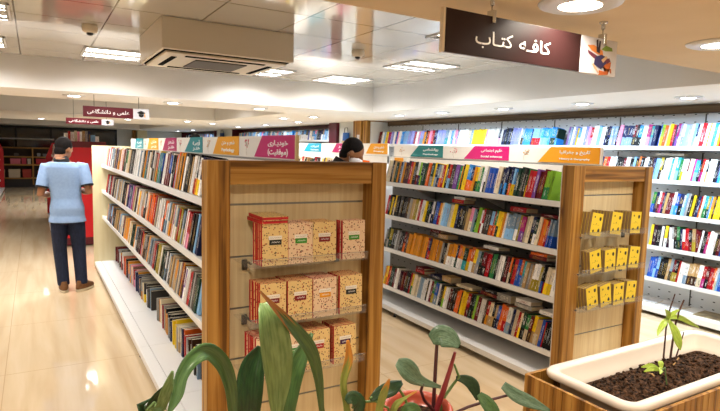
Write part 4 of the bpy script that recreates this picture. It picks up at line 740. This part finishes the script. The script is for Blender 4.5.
# patterned gift books: one of each look, then copies
def make_gift(cm,lab,nm):
    w,th,h=.124,.0165,.188
    t=thing('gift_book','x','book',(0,0,0))
    a=MB(); a.box(0,w,0,.0022,0,h); a.box(0,w,th-.0022,th,0,h); a.box(0,.003,.0035,th-.0022,0,h); a.build('cover',cm,t,local=True)
    a=MB(); a.box(-.0012,.004,.0003,th-.0003,0,h); a.box(.001,w-.002,.0023,th-.0023,h-.006,h-.001); a.build('spine_cloth',M['giftred'],t,local=True)
    a=MB(); a.box(.004,w-.003,.0023,th-.0023,.003,h-.0062); a.build('page_block',M['page'],t,local=True)
    a=MB(); a.box(.031,.094,-.0008,.0001,.118,.135); a.build('title_plate',M['hdr'],t,local=True)
    a=MB(); a.box(.034,.092,-.001,.0001,.094,.117); c=a.build('name_plate',mat('plate_'+nm,lab,.5),t,local=True)
    a=MB(); 
    for k in range(5): a.prism(ribbon([(.045+k*.008,.103),(.049+k*.008,.109+.002*(k%2)),(.052+k*.008,.104)],.0016),'y',-.0014,-.0009)
    a.build('lettering',M['letter'],c,local=True)
    a=MB()
    for k in range(6): a.prism(ribbon([(.037+k*.009,.124),(.041+k*.009,.128),(.044+k*.009,.124)],.0014),'y',-.0012,-.0007)
    a.build('lettering',M['plate_ink'],t,local=True)
    a=MB(); a.prism([(.057,.058),(.061,.053),(.066,.055),(.07,.061),(.063,.06)],'y',-.0005,.0001); a.build('emblem',M['black'],t,local=True)
    return t
M['plate_ink']=mat('plate_ink','#a08a70',.6)
PRO={}
def dup(r):
    c=r.copy(); COL.objects.link(c)
    for ch in r.children:
        d=ch.copy(); COL.objects.link(d); d.parent=c
        for g in ch.children: e=g.copy(); COL.objects.link(e); e.parent=d
    return c
LK={'black':('giftY','#15201f'),'green':('giftP','#3d8f2c'),'dark red':('giftY','#7c1018'),'red':('giftY','#a51a20'),'orange':('giftP','#e59a1c'),'purple':('giftY','#3d1342')}
def gift(look):
    if look not in PRO: PRO[look]=make_gift(M[LK[look][0]],LK[look][1],look.replace(' ','_')); return PRO[look]
    return dup(PRO[look])
STK=[(0,[(.858,'black',5),(.984,'green',6),(1.105,'dark red',6),(1.266,'green',3)]),(1,[(.852,'dark red',6),(.986,'dark red',7),(1.115,'orange',7),(1.258,'black',6)]),(2,[(.835,'orange',7),(.958,'green',7),(1.084,'red',7),(1.232,'purple',6)])]
for r,row in STK:
    for si,(x,look,n) in enumerate(row):
        for k in range(n):
            o=gift(look); yy=2.268+k*(.0185 if n<7 else .0178)+(.004 if k else 0)
            if yy>2.405: yy=2.268+k*.0178
            o.location=(x+(-.003+.006*rb.random() if k else 0)-(.002*k),yy,ZA[r]+.0006); o.rotation_euler=(R(-2.0),0,0)
            pos=('leftmost','second','third','rightmost')[si]
            o['label']=f'{"front" if k==0 else ordw(k+1)+" from the front"} patterned gift book with {look} plate, {pos} stack, {("top","middle","bottom")[r]} acrylic shelf'
            o['category']='book'; o['group']='patterned gift books on the left oak end'
for k in range(2):
    o=gift('red'); o.location=(.853+.006*k,2.455-.004*k,ZA[0]+.1895+k*.0172); o.rotation_euler=(R(90),0,R(1-2*k)); 
    o['label']=('lower','upper')[k]+' patterned gift book lying flat on the leftmost stack, top acrylic shelf'; o['category']='book'; o['group']='patterned gift books on the left oak end'
# yellow-covered books
def make_yellow():
    w,th,h=.115,.020,.152
    t=thing('yellow_book','x','book',(0,0,0))
    a=MB(); a.box(-.001,w,th-.0013,th,0,h); a.box(-.0014,.0,.0,th,0,h); a.build('spine',M['kraft'],t,local=True)
    a=MB(); a.box(.0005,w-.002,.0014,th-.0014,.002,h-.002); a.build('page_block',M['kraft'],t,local=True)
    a=MB(); a.box(0,w,0,.0013,0,h)
    r=random.Random(3)
    for cx,cz,s in ((.03,.125,.008),(.088,.118,.014),(.03,.03,.011),(.085,.036,.013),(.055,.08,.004)):
        a.prism([(cx+s*(.6+.4*r.random())*math.cos(i*PI/4),cz+s*(.7+.5*r.random())*math.sin(i*PI/4)) for i in range(8)],'y',-.0006,.0001,1)
    for k in range(4): a.box(.02+k*.018,.028+k*.018,-.0006,.0001,.072,.074,1)
    a.build('front_cover',[M['yel'],M['black']],t,local=True)
    return t
YP=make_yellow(); first=True
YS=[(0,3.16,5,.15,'first'),(0,3.375,7,.13,'second'),(0,3.605,6,.04,'third'),(1,3.20,3,-.17,'first'),(1,3.35,4,-.06,'second'),(1,3.475,5,.07,'third'),(1,3.615,4,.09,'fourth'),(2,3.195,4,-.2,'first'),(2,3.34,4,-.19,'second'),(2,3.475,4,-.05,'third'),(2,3.61,5,.06,'fourth')]
for r,x,n,roll,nm in YS:
    for k in range(n):
        o=YP if first else dup(YP); first=False
        s=math.sin(abs(roll))*.115 if roll>0 else 0
        o.rotation_euler=(0,roll,0); lift=(.115*math.sin(roll) if roll>0 else 0)
        o.location=(x-.004*k,2.305+k*.0208,ZBk[r]+.0006+lift)
        o['label']=f'yellow book {"in front" if k==0 else ordw(k+1)+" from the front"}, {nm} stack from left, {("top","middle","bottom")[r]} shelf, right oak end'
        o['category']='book'; o['group']='yellow books on the right oak end'
# ------------------------------------------------------------------ planter with cream tray
t=thing('planter_box','slatted oak planter box at the lower right holding a cream plastic trough','planter',(2.6,1.38,0))
X0,X1,Y0,Y1,ZP=1.865,3.245,1.135,1.64,.675
a=MB()
nx=30
for k in range(nx): a.box(X0+(X1-X0)/nx*k+.001,X0+(X1-X0)/nx*(k+1)-.001,Y0,Y0+.016,.02,ZP)
a.build('front_panel',M['wood_z'],t,bevel=.001)
a=MB()
for k in range(nx): a.box(X0+(X1-X0)/nx*k+.001,X0+(X1-X0)/nx*(k+1)-.001,Y1-.016,Y1,.02,ZP)
a.build('back_panel',M['wood_z'],t,bevel=.001)
for xx in (X0,X1-.016):
    a=MB()
    for k in range(10): 
        q=Y0+.017+(Y1-Y0-.034)/10*k; a.box(xx,xx+.016,q+.001,q+(Y1-Y0-.034)/10-.001,.02,ZP)
    a.build('side_panel',M['wood_z'],t,bevel=.001)
a=MB(); a.box(X0+.017,X1-.017,Y0+.017,Y1-.017,.02,.04); a.build('bottom_board',M['wood_x'],t)
for xx,yy in ((X0+.016,Y0+.016),(X1-.041,Y0+.016),(X0+.016,Y1-.041),(X1-.041,Y1-.041)):
    a=MB(); a.box(xx+.001,xx+.025,yy+.001,yy+.025,0,ZP-.02); a.build('corner_leg',M['wood_z'],t)
def rrect(x0,x1,y0,y1,r,z,seg=7):
    p=[]
    for cx,cy,a0 in ((x1-r,y1-r,0),(x0+r,y1-r,90),(x0+r,y0+r,180),(x1-r,y0+r,270)):
        for k in range(seg): q=R(a0+90*k/(seg-1)); p.append((cx+r*math.cos(q),cy+r*math.sin(q),z))
    return p
tx0,tx1,ty0,ty1=1.93,3.18,1.155,1.615
tr=thing('planter_trough','cream white plastic trough full of dark soil set in the oak planter box','trough',(2.65,1.385,.5))
rings=[]
for ins,z,r in ((.055,.47,.06),(.045,.665,.06),(.006,.668,.07),(.001,.676,.075),(.0,.69,.075),(.006,.699,.07),(.018,.703,.062),(.034,.702,.05),(.046,.697,.045),(.052,.688,.04),(.06,.64,.04),(.075,.632,.035),(.082,.60,.035),(.09,.49,.03)):
    rings.append(rrect(tx0+ins,tx1-ins,ty0+ins,ty1-ins,r,z))
a=MB(); a.loft(rings,cap=True); a.build('tray',M['tray'],tr)
# soil: lumpy ground plus loose clods
a=MB(); nx,ny=120,40; v=[]; f=[]
sx0,sx1,sy0,sy1=tx0+.0785,tx1-.0785,ty0+.0785,ty1-.0785
for i in range(nx+1):
    for j in range(ny+1):
        x=sx0+(sx1-sx0)*i/nx; y=sy0+(sy1-sy0)*j/ny; e=min(1,min(i,nx-i)/9,min(j,ny-j)/7)
        ed=min(1,min(x-sx0,sx1-x)/.3); ez=min(1,min(y-sy0,sy1-y)/.10)
        z=.612+.05*ed*ez+.012*noise.noise(Vector((x*14,y*14,1)))*e+.016*noise.noise(Vector((x*45,y*45,5)))*e+.008*noise.noise(Vector((x*110,y*110,9)))*e
        v.append((x,y,z))
for i in range(nx):
    for j in range(ny): q=i*(ny+1)+j; f.append((q,q+ny+1,q+ny+2,q+1))
a.add(v,f,0,None,True)
rs=random.Random(5)
for k in range(520):
    i=rs.randrange(4,nx-4); j=rs.randrange(3,ny-3); p=v[i*(ny+1)+j]; s=rs.uniform(.003,.011)
    a.ell((p[0],p[1],p[2]+s*.3),(s*rs.uniform(.8,1.4),s*rs.uniform(.8,1.3),s*.8),0,6,5)
so=a.build('potting_soil',M['soil'],loc=(2.6,1.385,.6)); tag(so,'dark crumbly potting soil filling the cream plastic trough','soil',None,'stuff')
def leaf_mb(P,W,cup=.12,seg=4,droop=0,nrm=None):
    P=[Vector(p) for p in P]; 
    # resample smoothly
    pts=[];ws=[]; n=len(P)
    for i in range(n-1):
        p0,p1,p2,p3=P[max(i-1,0)],P[i],P[i+1],P[min(i+2,n-1)]; w0,w1,w2,w3=W[max(i-1,0)],W[i],W[i+1],W[min(i+2,n-1)]
        for k in range(5):
            s=k/5; c=lambda a,b,c_,d:.5*((2*b)+(c_-a)*s+(2*a-5*b+4*c_-d)*s*s+(3*b-a-3*c_+d)*s**3)
            pts.append(Vector([c(p0[q],p1[q],p2[q],p3[q]) for q in range(3)])); ws.append(max(.0008,c(w0,w1,w2,w3)))
    pts.append(P[-1]); ws.append(W[-1])
    view=Vector(nrm) if nrm else (cam_hint-pts[len(pts)//2]).normalized()
    rings=[]
    for i,p in enumerate(pts):
        d=(pts[min(i+1,len(pts)-1)]-pts[max(i-1,0)]).normalized(); sd=d.cross(view); 
        if sd.length<.05: sd=d.orthogonal()
        sd.normalize(); nn=sd.cross(d).normalized(); w=ws[i]/2
        rings.append([p+sd*w*u+nn*(abs(u)**1.6)*w*cup*1.6 for u in [-1,-.5,0,.5,1]])
    a=MB(); a.loft(rings,closed=False,cap=False); return a
cam_hint=Vector((.6,-.5,1.9))
def leafpart(nm,P,W,mk,parent,cup=.16,nrm=None):
    a=leaf_mb(P,W,cup,nrm=nrm); o=a.build(nm,M[mk],parent); s=o.modifiers.new('thick','SOLIDIFY'); s.thickness=.0012; return o
def soilz(x,y):
    i=max(0,min(nx,round((x-sx0)/(sx1-sx0)*nx))); j=max(0,min(ny,round((y-sy0)/(sy1-sy0)*ny))); return v[i*(ny+1)+j][2]
CA=Vector((0,0,1.65))
def sc_(p,k): return tuple(CA+(Vector(p)-CA)*k)
k=1.5/1.4
b1=sc_((2.529,1.4,.744),k); b1=(b1[0],b1[1],soilz(b1[0],b1[1])-.006)
sd=thing('seedling','young plant with two bare brown stems and yellow-green leaves in the trough','plant',b1)
b2=sc_((2.586,1.4,.749),k)
a=MB(); a.tube([b1,sc_((2.529,1.4,.86),k),sc_((2.548,1.4,.95),k),sc_((2.579,1.4,1.018),k)],[.0045,.004,.0035,.0028]); a.build('stem',M['twig'],sd)
a=MB(); a.tube([(b2[0],b2[1],soilz(b2[0],b2[1])-.006),sc_((2.60,1.4,.85),k),sc_((2.628,1.4,.93),k),sc_((2.661,1.4,.979),k)],[.0055,.005,.0045,.0038]); a.build('stem',M['twig'],sd)
c0=sc_((2.53,1.395,.905),k)
for P,W in (([c0,sc_((2.50,1.38,.935),k),sc_((2.455,1.37,.968),k)],[.008,.03,.003]),([c0,sc_((2.44,1.36,.912),k),sc_((2.385,1.35,.885),k),sc_((2.36,1.34,.868),k)],[.008,.028,.02,.003]),([c0,sc_((2.53,1.36,.86),k),sc_((2.532,1.34,.81),k),sc_((2.535,1.33,.775),k)],[.008,.036,.034,.004]),([c0,sc_((2.62,1.4,.90),k),sc_((2.70,1.38,.865),k),sc_((2.765,1.37,.835),k)],[.008,.026,.02,.003]),([c0,sc_((2.56,1.39,.93),k),sc_((2.59,1.38,.945),k)],[.006,.02,.004])):
    leafpart('leaf',P,W,'young',sd)
tw=thing('twig','short dark twig sticking up from the soil at the back of the trough','twig',sc_((2.634,1.4,.765),k))
q=sc_((2.634,1.4,.765),k); a=MB(); a.tube([(q[0],q[1],soilz(q[0],q[1])-.004),sc_((2.687,1.4,.817),k)],[.004,.0025]); a.build('stick',M['twig'],tw)
k=1.3/1.4; q=sc_((2.576,1.4,.60),k); q=(q[0],q[1],soilz(q[0],q[1])-.003)
wd=thing('sprout','small pale green sprout lying on the soil near the front of the trough','plant',q)
q1=sc_((2.52,1.4,.655),k); q1=(q1[0],q1[1],max(q1[2],soilz(q1[0],q1[1])+.006))
a=MB(); a.tube([q,((q[0]+q1[0])/2,(q[1]+q1[1])/2,max(q[2],q1[2])+.008),q1],.003); a.build('stem',M['stemg'],wd)
for dx,dy,dz in ((-.115,.01,.012),(-.07,.05,.01),(.015,.02,.035),(-.06,-.03,.006)):
    e=(q1[0]+dx,q1[1]+dy,q1[2]+dz); mid=((q1[0]+e[0])/2,(q1[1]+e[1])/2,(q1[2]+e[2])/2+.012); leafpart('leaf',[q1,mid,e],[.005,.022,.003],'young',wd)
for x,y,l,rz,lb in ((2.62,1.40,.1,.3,'dry straw-coloured stalk lying on the soil right of the seedling'),(2.36,1.34,.035,1.1,'tiny pale chip of bark on the soil at the left')):
    z=soilz(x,y)+.008; a=MB(); a.tube([(x,y,z),(x+l*.5*math.cos(rz),y+l*.5*math.sin(rz),z+.006),(x+l*math.cos(rz),y+l*math.sin(rz),max(z,soilz(x+l*math.cos(rz),y+l*math.sin(rz))+.005))],.0035,seg=6); tag(a.build('dry_stalk',mat('straw','#b08a52',.8),loc=(x,y,z)),lb,'twig')
# ------------------------------------------------------------------ foreground pot plants
bn=thing('plant_bench','low oak bench under the pot plants in the foreground','bench',(.8,1.38,0))
a=MB(); a.box(.12,1.62,1.16,1.62,.47,.50); a.build('top',M['wood_x'],bn,bevel=.003)
for xx,yy in ((.15,1.19),(1.55,1.19),(.15,1.55),(1.55,1.55)):
    a=MB(); a.box(xx,xx+.04,yy,yy+.04,0,.4695); a.build('leg',M['wood_z'],bn)
ps=thing('pot_plant','foreground plant with long arching strap leaves, some with dry brown tips','plant',(.46,1.38,.5005))
a=MB(); a.lathe([(.085,0),(.12,.20),(.125,.24),(.118,.24),(.112,.215),(.001,.21)],(.46,1.38,.5005)); a.build('pot',M['potg'],ps)
a=MB(); a.lathe([(.110,.213),(.06,.222),(.001,.226)],(.46,1.38,.5005)); a.build('soil',M['soil'],ps)
pb=thing('pot_plant','foreground plant with round grey-green leaves on reddish stems in a salmon pot','plant',(1.10,1.42,.5005))
a=MB(); a.lathe([(.07,0),(.10,.17),(.108,.24),(.111,.262),(.118,.27),(.12,.285),(.113,.294),(.104,.29),(.10,.275),(.098,.245),(.001,.243)],(1.10,1.42,.5005),seg=40); a.build('pot',M['terr'],pb)
a=MB(); a.lathe([(.099,.245),(.06,.254),(.001,.258)],(1.10,1.42,.5005)); a.build('soil',M['soil'],pb)
for pl,nm,mk,P,W in LEAVES:
    par=ps if pl=='S' else pb; base=Vector((.46,1.38,.70)) if pl=='S' else Vector((1.10,1.42,.75))
    if nm=='stem':
        low=P[0] if P[0][2]<P[-1][2] else P[-1]; Pn=list(P)
        e=Vector(Pn[-1]); b=base+(e-base)*.25; b.z=base.z; Pn.append(tuple(b)); a=MB(); a.tube(Pn,[w/2 for w in W]+[W[-1]/2],seg=10); a.build('stem',M[mk],par)
    else:
        # strap leaves run down into the pot, blades on stems stay where they are
        if pl=='S':
            e=Vector(P[0]); b=base+Vector(((e.x-base.x)*.3,(e.y-base.y)*.3,0)); P=[tuple(b)]+list(P); W=[max(.012,W[0]*.6)]+list(W)
        leafpart('leaf',P,W,mk,par,.3 if pl=='S' else .14)
# ------------------------------------------------------------------ people (local frame: +y forward, +x the person's right)
def hand(mb,w,d,n,side,curl=.5):
    # palm, four fingers of different length and a thumb leaving the side of the palm
    d=Vector(d).normalized(); n=Vector(n); n=(n-d*n.dot(d)).normalized(); s=d.cross(n)*side; w=Vector(w)
    rings=[]
    for t,hw,ht in ((-.01,.026,.019),(.02,.034,.017),(.055,.040,.015),(.085,.040,.013),(.097,.034,.010)):
        c=w+d*t; rings.append([c+s*hw*math.cos(2*PI*k/12)+n*ht*math.sin(2*PI*k/12) for k in range(12)])
    mb.loft(rings)
    for i,(o,ln) in enumerate(((-.030,.066),(-.010,.076),(.010,.071),(.029,.056))):
        p=w+d*.085+s*o; pts=[p]; a=0
        for k,fr in enumerate((.45,.32,.23)):
            a+=curl*(.7,.9,.6)[k]; p=p+(d*math.cos(a)+n*math.sin(a))*ln*fr; pts.append(p)
        mb.tube(pts,[.0095,.009,.0082,.007],seg=8)
    p=w+d*.025-s*.030; q=p+(d*.6-s*.75+n*.35).normalized()*.036; r_=q+(d*.9-s*.2+n*.5).normalized()*.03
    mb.tube([w+d*.02-s*.018,p,q,r_],[.013,.012,.010,.008],seg=8)
def head_parts(mx):
    h=MB(); h.ell((0,.004,.125),(.075,.097,.112),seg=20,rg=14); h.ell((0,.034,.06),(.056,.066,.058),seg=16,rg=10)
    h.tube([(0,.098,.125),(0,.112,.10),(0,.118,.085),(0,.10,.078)],[.008,.011,.014,.010],seg=8)
    h.ell((0,.098,.055),(.024,.010,.009)); h.ell((0,.09,.018),(.02,.016,.016))
    for s in (-1,1):
        h.ell((s*.076,-.004,.105),(.009,.02,.031)); h.ell((s*.032,.088,.125),(.016,.012,.010))
    h.tube([(0,-.02,.06),(0,-.025,.0),(0,-.03,-.07)],[.056,.055,.06],seg=16)
    return h.xf(mx)
def person(label,loc,rz,S,head,arms,legs,cl,extra=None,lean=0):
    """S overall scale; head=(x,y,z,pitch,yaw); arms=[(shoulder,elbow,wrist,handdir,palm)]*2 right,left; legs=[(hip,knee,ankle,toe)]*2"""
    t=thing('person',label,'person',loc,rz); t.scale=(S,S,S)
    hm=Matrix.Translation(head[:3]) @ Matrix.Rotation(head[4],4,'Z') @ Matrix.Rotation(head[3],4,'X')
    b=head_parts(hm)
    TR=((.79,.176,.128,0),(.86,.160,.112,0),(.95,.160,.108,-.005),(1.05,.138,.095,0),(1.18,.145,.10,.005),(1.30,.165,.108,.005),(1.40,.165,.10,-.005),(1.455,.115,.075,-.015),(1.50,.062,.06,-.02))
    def torso(mb,g,z0,z1):
        rg=[]
        for z,rx,ry,cy in TR:
            if z0<=z<=z1: rg.append([((rx+g)*math.cos(2*PI*k/24)*(1)+head[0]*max(0,(z-.9)/.6)**1.5,cy+(ry+g)*math.sin(2*PI*k/24)+lean*max(0,z-.9),z) for k in range(24)])
        mb.loft(rg)
    torso(b,-.012,.8,1.52)
    for s,(sh,el,wr,hd,pn) in zip((1,-1),arms):
        b.tube([sh,tuple((Vector(sh)+Vector(el))/2),el,tuple((Vector(el)*.6+Vector(wr)*.4)),wr],[.045,.044,.037,.038,.026],seg=14); hand(b,wr,hd,pn,s)
    for hp,kn,an,toe in legs: b.tube([hp,kn,an],[.075,.052,.038],seg=14); b.tube([an,(an[0],an[1],.05),toe],[.038,.04,.028],seg=12)
    b.build('body',M['skin'],t,local=True,remesh=.0065,smooth=3)
    # hair
    a=MB(); a.ell((0,-.012,.150),(.0815,.099,.099),seg=24,rg=14); a.ell((0,-.038,.082),(.064,.062,.078),seg=20,rg=10); a.xf(hm); a.build('hair',M['hair'],t,local=True,remesh=.006,smooth=2)
    for s in (-1,1):
        a=MB(); a.ell((s*.032,.0965,.126),(.011,.006,.006)); a.xf(hm); a.build('eye',M['eye'],t,local=True)
    # shirt
    a=MB(); torso(a,.014,.79,1.46 if cl.get('collar') else 1.50)
    for sh,el,wr,hd,pn in arms:
        f=.72 if cl['sleeve']=='short' else 1.0; e=Vector(sh)*(1-f)+Vector(el)*f; a.tube([(sh[0]*.6,sh[1],sh[2]+.01),sh,tuple((Vector(sh)+e)/2),tuple(e)],[.045,.062,.063,.062],seg=16)
        if cl['sleeve']=='long': a.tube([el,wr],[.056,.042],seg=14); a.ell(el,(.056,.056,.056))
    a.build('shirt',M[cl['shirt']],t,local=True,remesh=.009,smooth=4)
    if not cl.get('collar'):
        a=MB(); a.tube([(0,-.03,-.095),(0,-.03,-.06),(0,-.03,.022)],[.094,.084,.078],seg=20); a.xf(hm); a.build('collar',M[cl['shirt']],t,local=True)
    if cl.get('collar'):
        a=MB(); a.tube([(head[0]*.9,-.012+lean*.5,1.435),(head[0]*.95,-.02+lean*.5,1.47),(head[0],-.03+lean*.5,1.50)],[.102,.082,.07],seg=24,flat=.95); a.build('collar',M[cl['collar']],t,local=True)
        for sh,el,wr,hd,pn in arms:
            p=Vector(sh)*.31+Vector(el)*.69; q=Vector(sh)*.255+Vector(el)*.745; a=MB(); a.tube([p,q],[.0655,.065],seg=20); a.build('sleeve_cuff',M[cl['collar']],t,local=True)
        a=MB(); a.box(head[0]*.5-.006,head[0]*.5+.006,-.125,-.118,1.16,1.40); 
    # trousers
    a=MB(); a.loft([[(rx*math.cos(2*PI*k/24),ry*math.sin(2*PI*k/24)-.003,z) for k in range(24)] for z,rx,ry in ((.78,.158,.106),(.86,.160,.106),(.95,.150,.10))])
    for hp,kn,an,toe in legs: a.tube([hp,tuple((Vector(hp)+Vector(kn))/2),kn,tuple((Vector(an)+Vector(kn))/2),(an[0],an[1],.075)],[.086,.084,.072,.066,.062],seg=16)
    a.build('trousers',M[cl['trousers']],t,local=True,remesh=.01,smooth=5)
    for hp,kn,an,toe in legs:
        d=Vector((toe[0]-an[0],toe[1]-an[1],0)).normalized(); n=Vector((-d.y,d.x,0)); c=Vector((an[0],an[1],0))
        def ring(t_,hw,z): return c+d*t_,hw,z
        rg=[]
        for z,back,front,hw in ((.022,-.085,.195,.046),(.045,-.088,.198,.050),(.07,-.086,.17,.049),(.095,-.075,.10,.046),(.125,-.062,.065,.044)):
            m_=(front+back)/2; l_=(front-back)/2; rg.append([c+d*(m_+l_*math.cos(2*PI*k/20))+n*hw*math.sin(2*PI*k/20)+Vector((0,0,z)) for k in range(20)])
        a=MB(); a.loft(rg); sh_=a.build('shoe',M[cl['shoe']],t,local=True)
        rg=[]
        for z,back,front,hw in ((0,-.088,.2,.047),(.022,-.092,.204,.052),(.028,-.09,.2,.05)):
            m_=(front+back)/2; l_=(front-back)/2; rg.append([c+d*(m_+l_*math.cos(2*PI*k/20))+n*hw*math.sin(2*PI*k/20)+Vector((0,0,z)) for k in range(20)])
        a=MB(); a.loft(rg); a.build('sole',M[cl['sole']],sh_,local=True)
    if extra: extra(t,hm)
    return t
# man seen from behind, reading, weight on the left leg
person('man seen from behind in light blue polo with black trim, navy jeans and brown shoes',(.30,6.76,0),R(-4),.985,
  (-.05,.05,1.490,R(-20),R(-40)),
  [((.168,0,1.405),(.218,-.06,1.12),(.13,.19,1.13),(-.6,.75,.2),(-.5,-.2,.8)),((-.200,0,1.395),(-.252,-.05,1.10),(-.15,.18,1.08),(.5,.8,.2),(.5,-.2,.8))],
  [((.085,0,.87),(.105,.02,.48),(.125,-.02,.085),(.215,.10,.03)),((-.088,0,.87),(-.085,.03,.48),(-.055,-.01,.085),(-.07,.17,.03))],
  dict(shirt='polo',sleeve='short',collar='knitb',trousers='denim',shoe='boot',sole='sole'))
def maskfn(t,hm):
    a=MB(); rg=[]
    for z,w_,y0,y1 in ((.012,.044,.03,.098),(.03,.056,.02,.112),(.06,.064,.012,.124),(.085,.066,.01,.126),(.10,.058,.016,.116)):
        rg.append([(w_*math.cos(q),y0+(y1-y0)*max(0,math.sin(q)),z) for q in [PI*i/16 for i in range(17)]])
    a.loft(rg,closed=False,cap=False); a.xf(hm); o=a.build('face_mask',M['mask'],t,local=True); s=o.modifiers.new('thick','SOLIDIFY'); s.thickness=.003
    for s in (-1,1):
        a=MB(); a.tube([(s*.062,.02,.09),(s*.074,-.005,.115),(s*.078,-.022,.10),(s*.062,.014,.04)],.0016,seg=6); a.xf(hm); a.build('ear_loop',M['mask'],t,local=True)
person('dark-haired man in black shirt and white face mask between the two bookcases',(2.305,4.395,0),R(-122),1.03,
  (0,.13,1.478,R(-28),R(4)),
  [((.20,.03,1.41),(.24,.06,1.12),(.13,.28,1.16),(-.4,.9,.1),(-.5,-.2,.8)),((-.20,.03,1.41),(-.24,.06,1.12),(-.13,.28,1.16),(.4,.9,.1),(.5,-.2,.8))],
  [((.088,0,.87),(.095,.03,.48),(.09,-.01,.085),(.11,.17,.03)),((-.088,0,.87),(-.095,.02,.48),(-.10,-.02,.085),(-.12,.16,.03))],
  dict(shirt='blackcloth',sleeve='long',trousers='denim',shoe='black',sole='black'),maskfn,lean=.10)
person('person of whom only the dark hair shows over the teal header sign',(2.10,8.35,0),R(20),1.04,
  (0,.03,1.515,R(-8),0),
  [((.20,0,1.41),(.25,-.03,1.12),(.22,.12,.92),(0,.5,-.9),(-1,0,0)),((-.20,0,1.41),(-.25,-.03,1.12),(-.22,.12,.92),(0,.5,-.9),(1,0,0))],
  [((.088,0,.87),(.095,.02,.48),(.09,-.01,.085),(.11,.17,.03)),((-.088,0,.87),(-.095,.02,.48),(-.09,-.02,.085),(-.11,.16,.03))],
  dict(shirt='blackcloth',sleeve='long',trousers='denim',shoe='black',sole='black'))
# ------------------------------------------------------------------ camera, world, colour
w=bpy.data.worlds.new('World'); sc.world=w; w.use_nodes=True; w.node_tree.nodes['Background'].inputs[0].default_value=(.8,.85,1,1); w.node_tree.nodes['Background'].inputs[1].default_value=.02
cd=bpy.data.cameras.new('Camera'); cam=bpy.data.objects.new('Camera',cd); COL.objects.link(cam); sc.camera=cam
cd.sensor_fit='HORIZONTAL'; cd.sensor_width=36; cd.lens=546.478/720*36; cd.clip_start=.05; cd.clip_end=100
yaw,pitch,roll=.53861,-.1008035,.02812418
f=Vector((math.sin(yaw)*math.cos(pitch),math.cos(yaw)*math.cos(pitch),math.sin(pitch))); r0=Vector((math.cos(yaw),-math.sin(yaw),0)); u0=r0.cross(f)
r_=r0*math.cos(roll)+u0*math.sin(roll); u_=-r0*math.sin(roll)+u0*math.cos(roll)
mw=Matrix((r_,u_,-f)).transposed().to_4x4(); mw.translation=(0,0,1.65); cam.matrix_world=mw
sc.view_settings.view_transform='Standard'; sc.view_settings.look='None'; sc.view_settings.gamma=1; sc.view_settings.use_curve_mapping=False; sc.view_settings.exposure=EXPO
try:
    sc.cycles.max_bounces=10; sc.cycles.diffuse_bounces=3; sc.cycles.glossy_bounces=4; sc.cycles.transmission_bounces=8; sc.cycles.sample_clamp_indirect=6; sc.cycles.caustics_reflective=False; sc.cycles.caustics_refractive=False
except Exception: pass
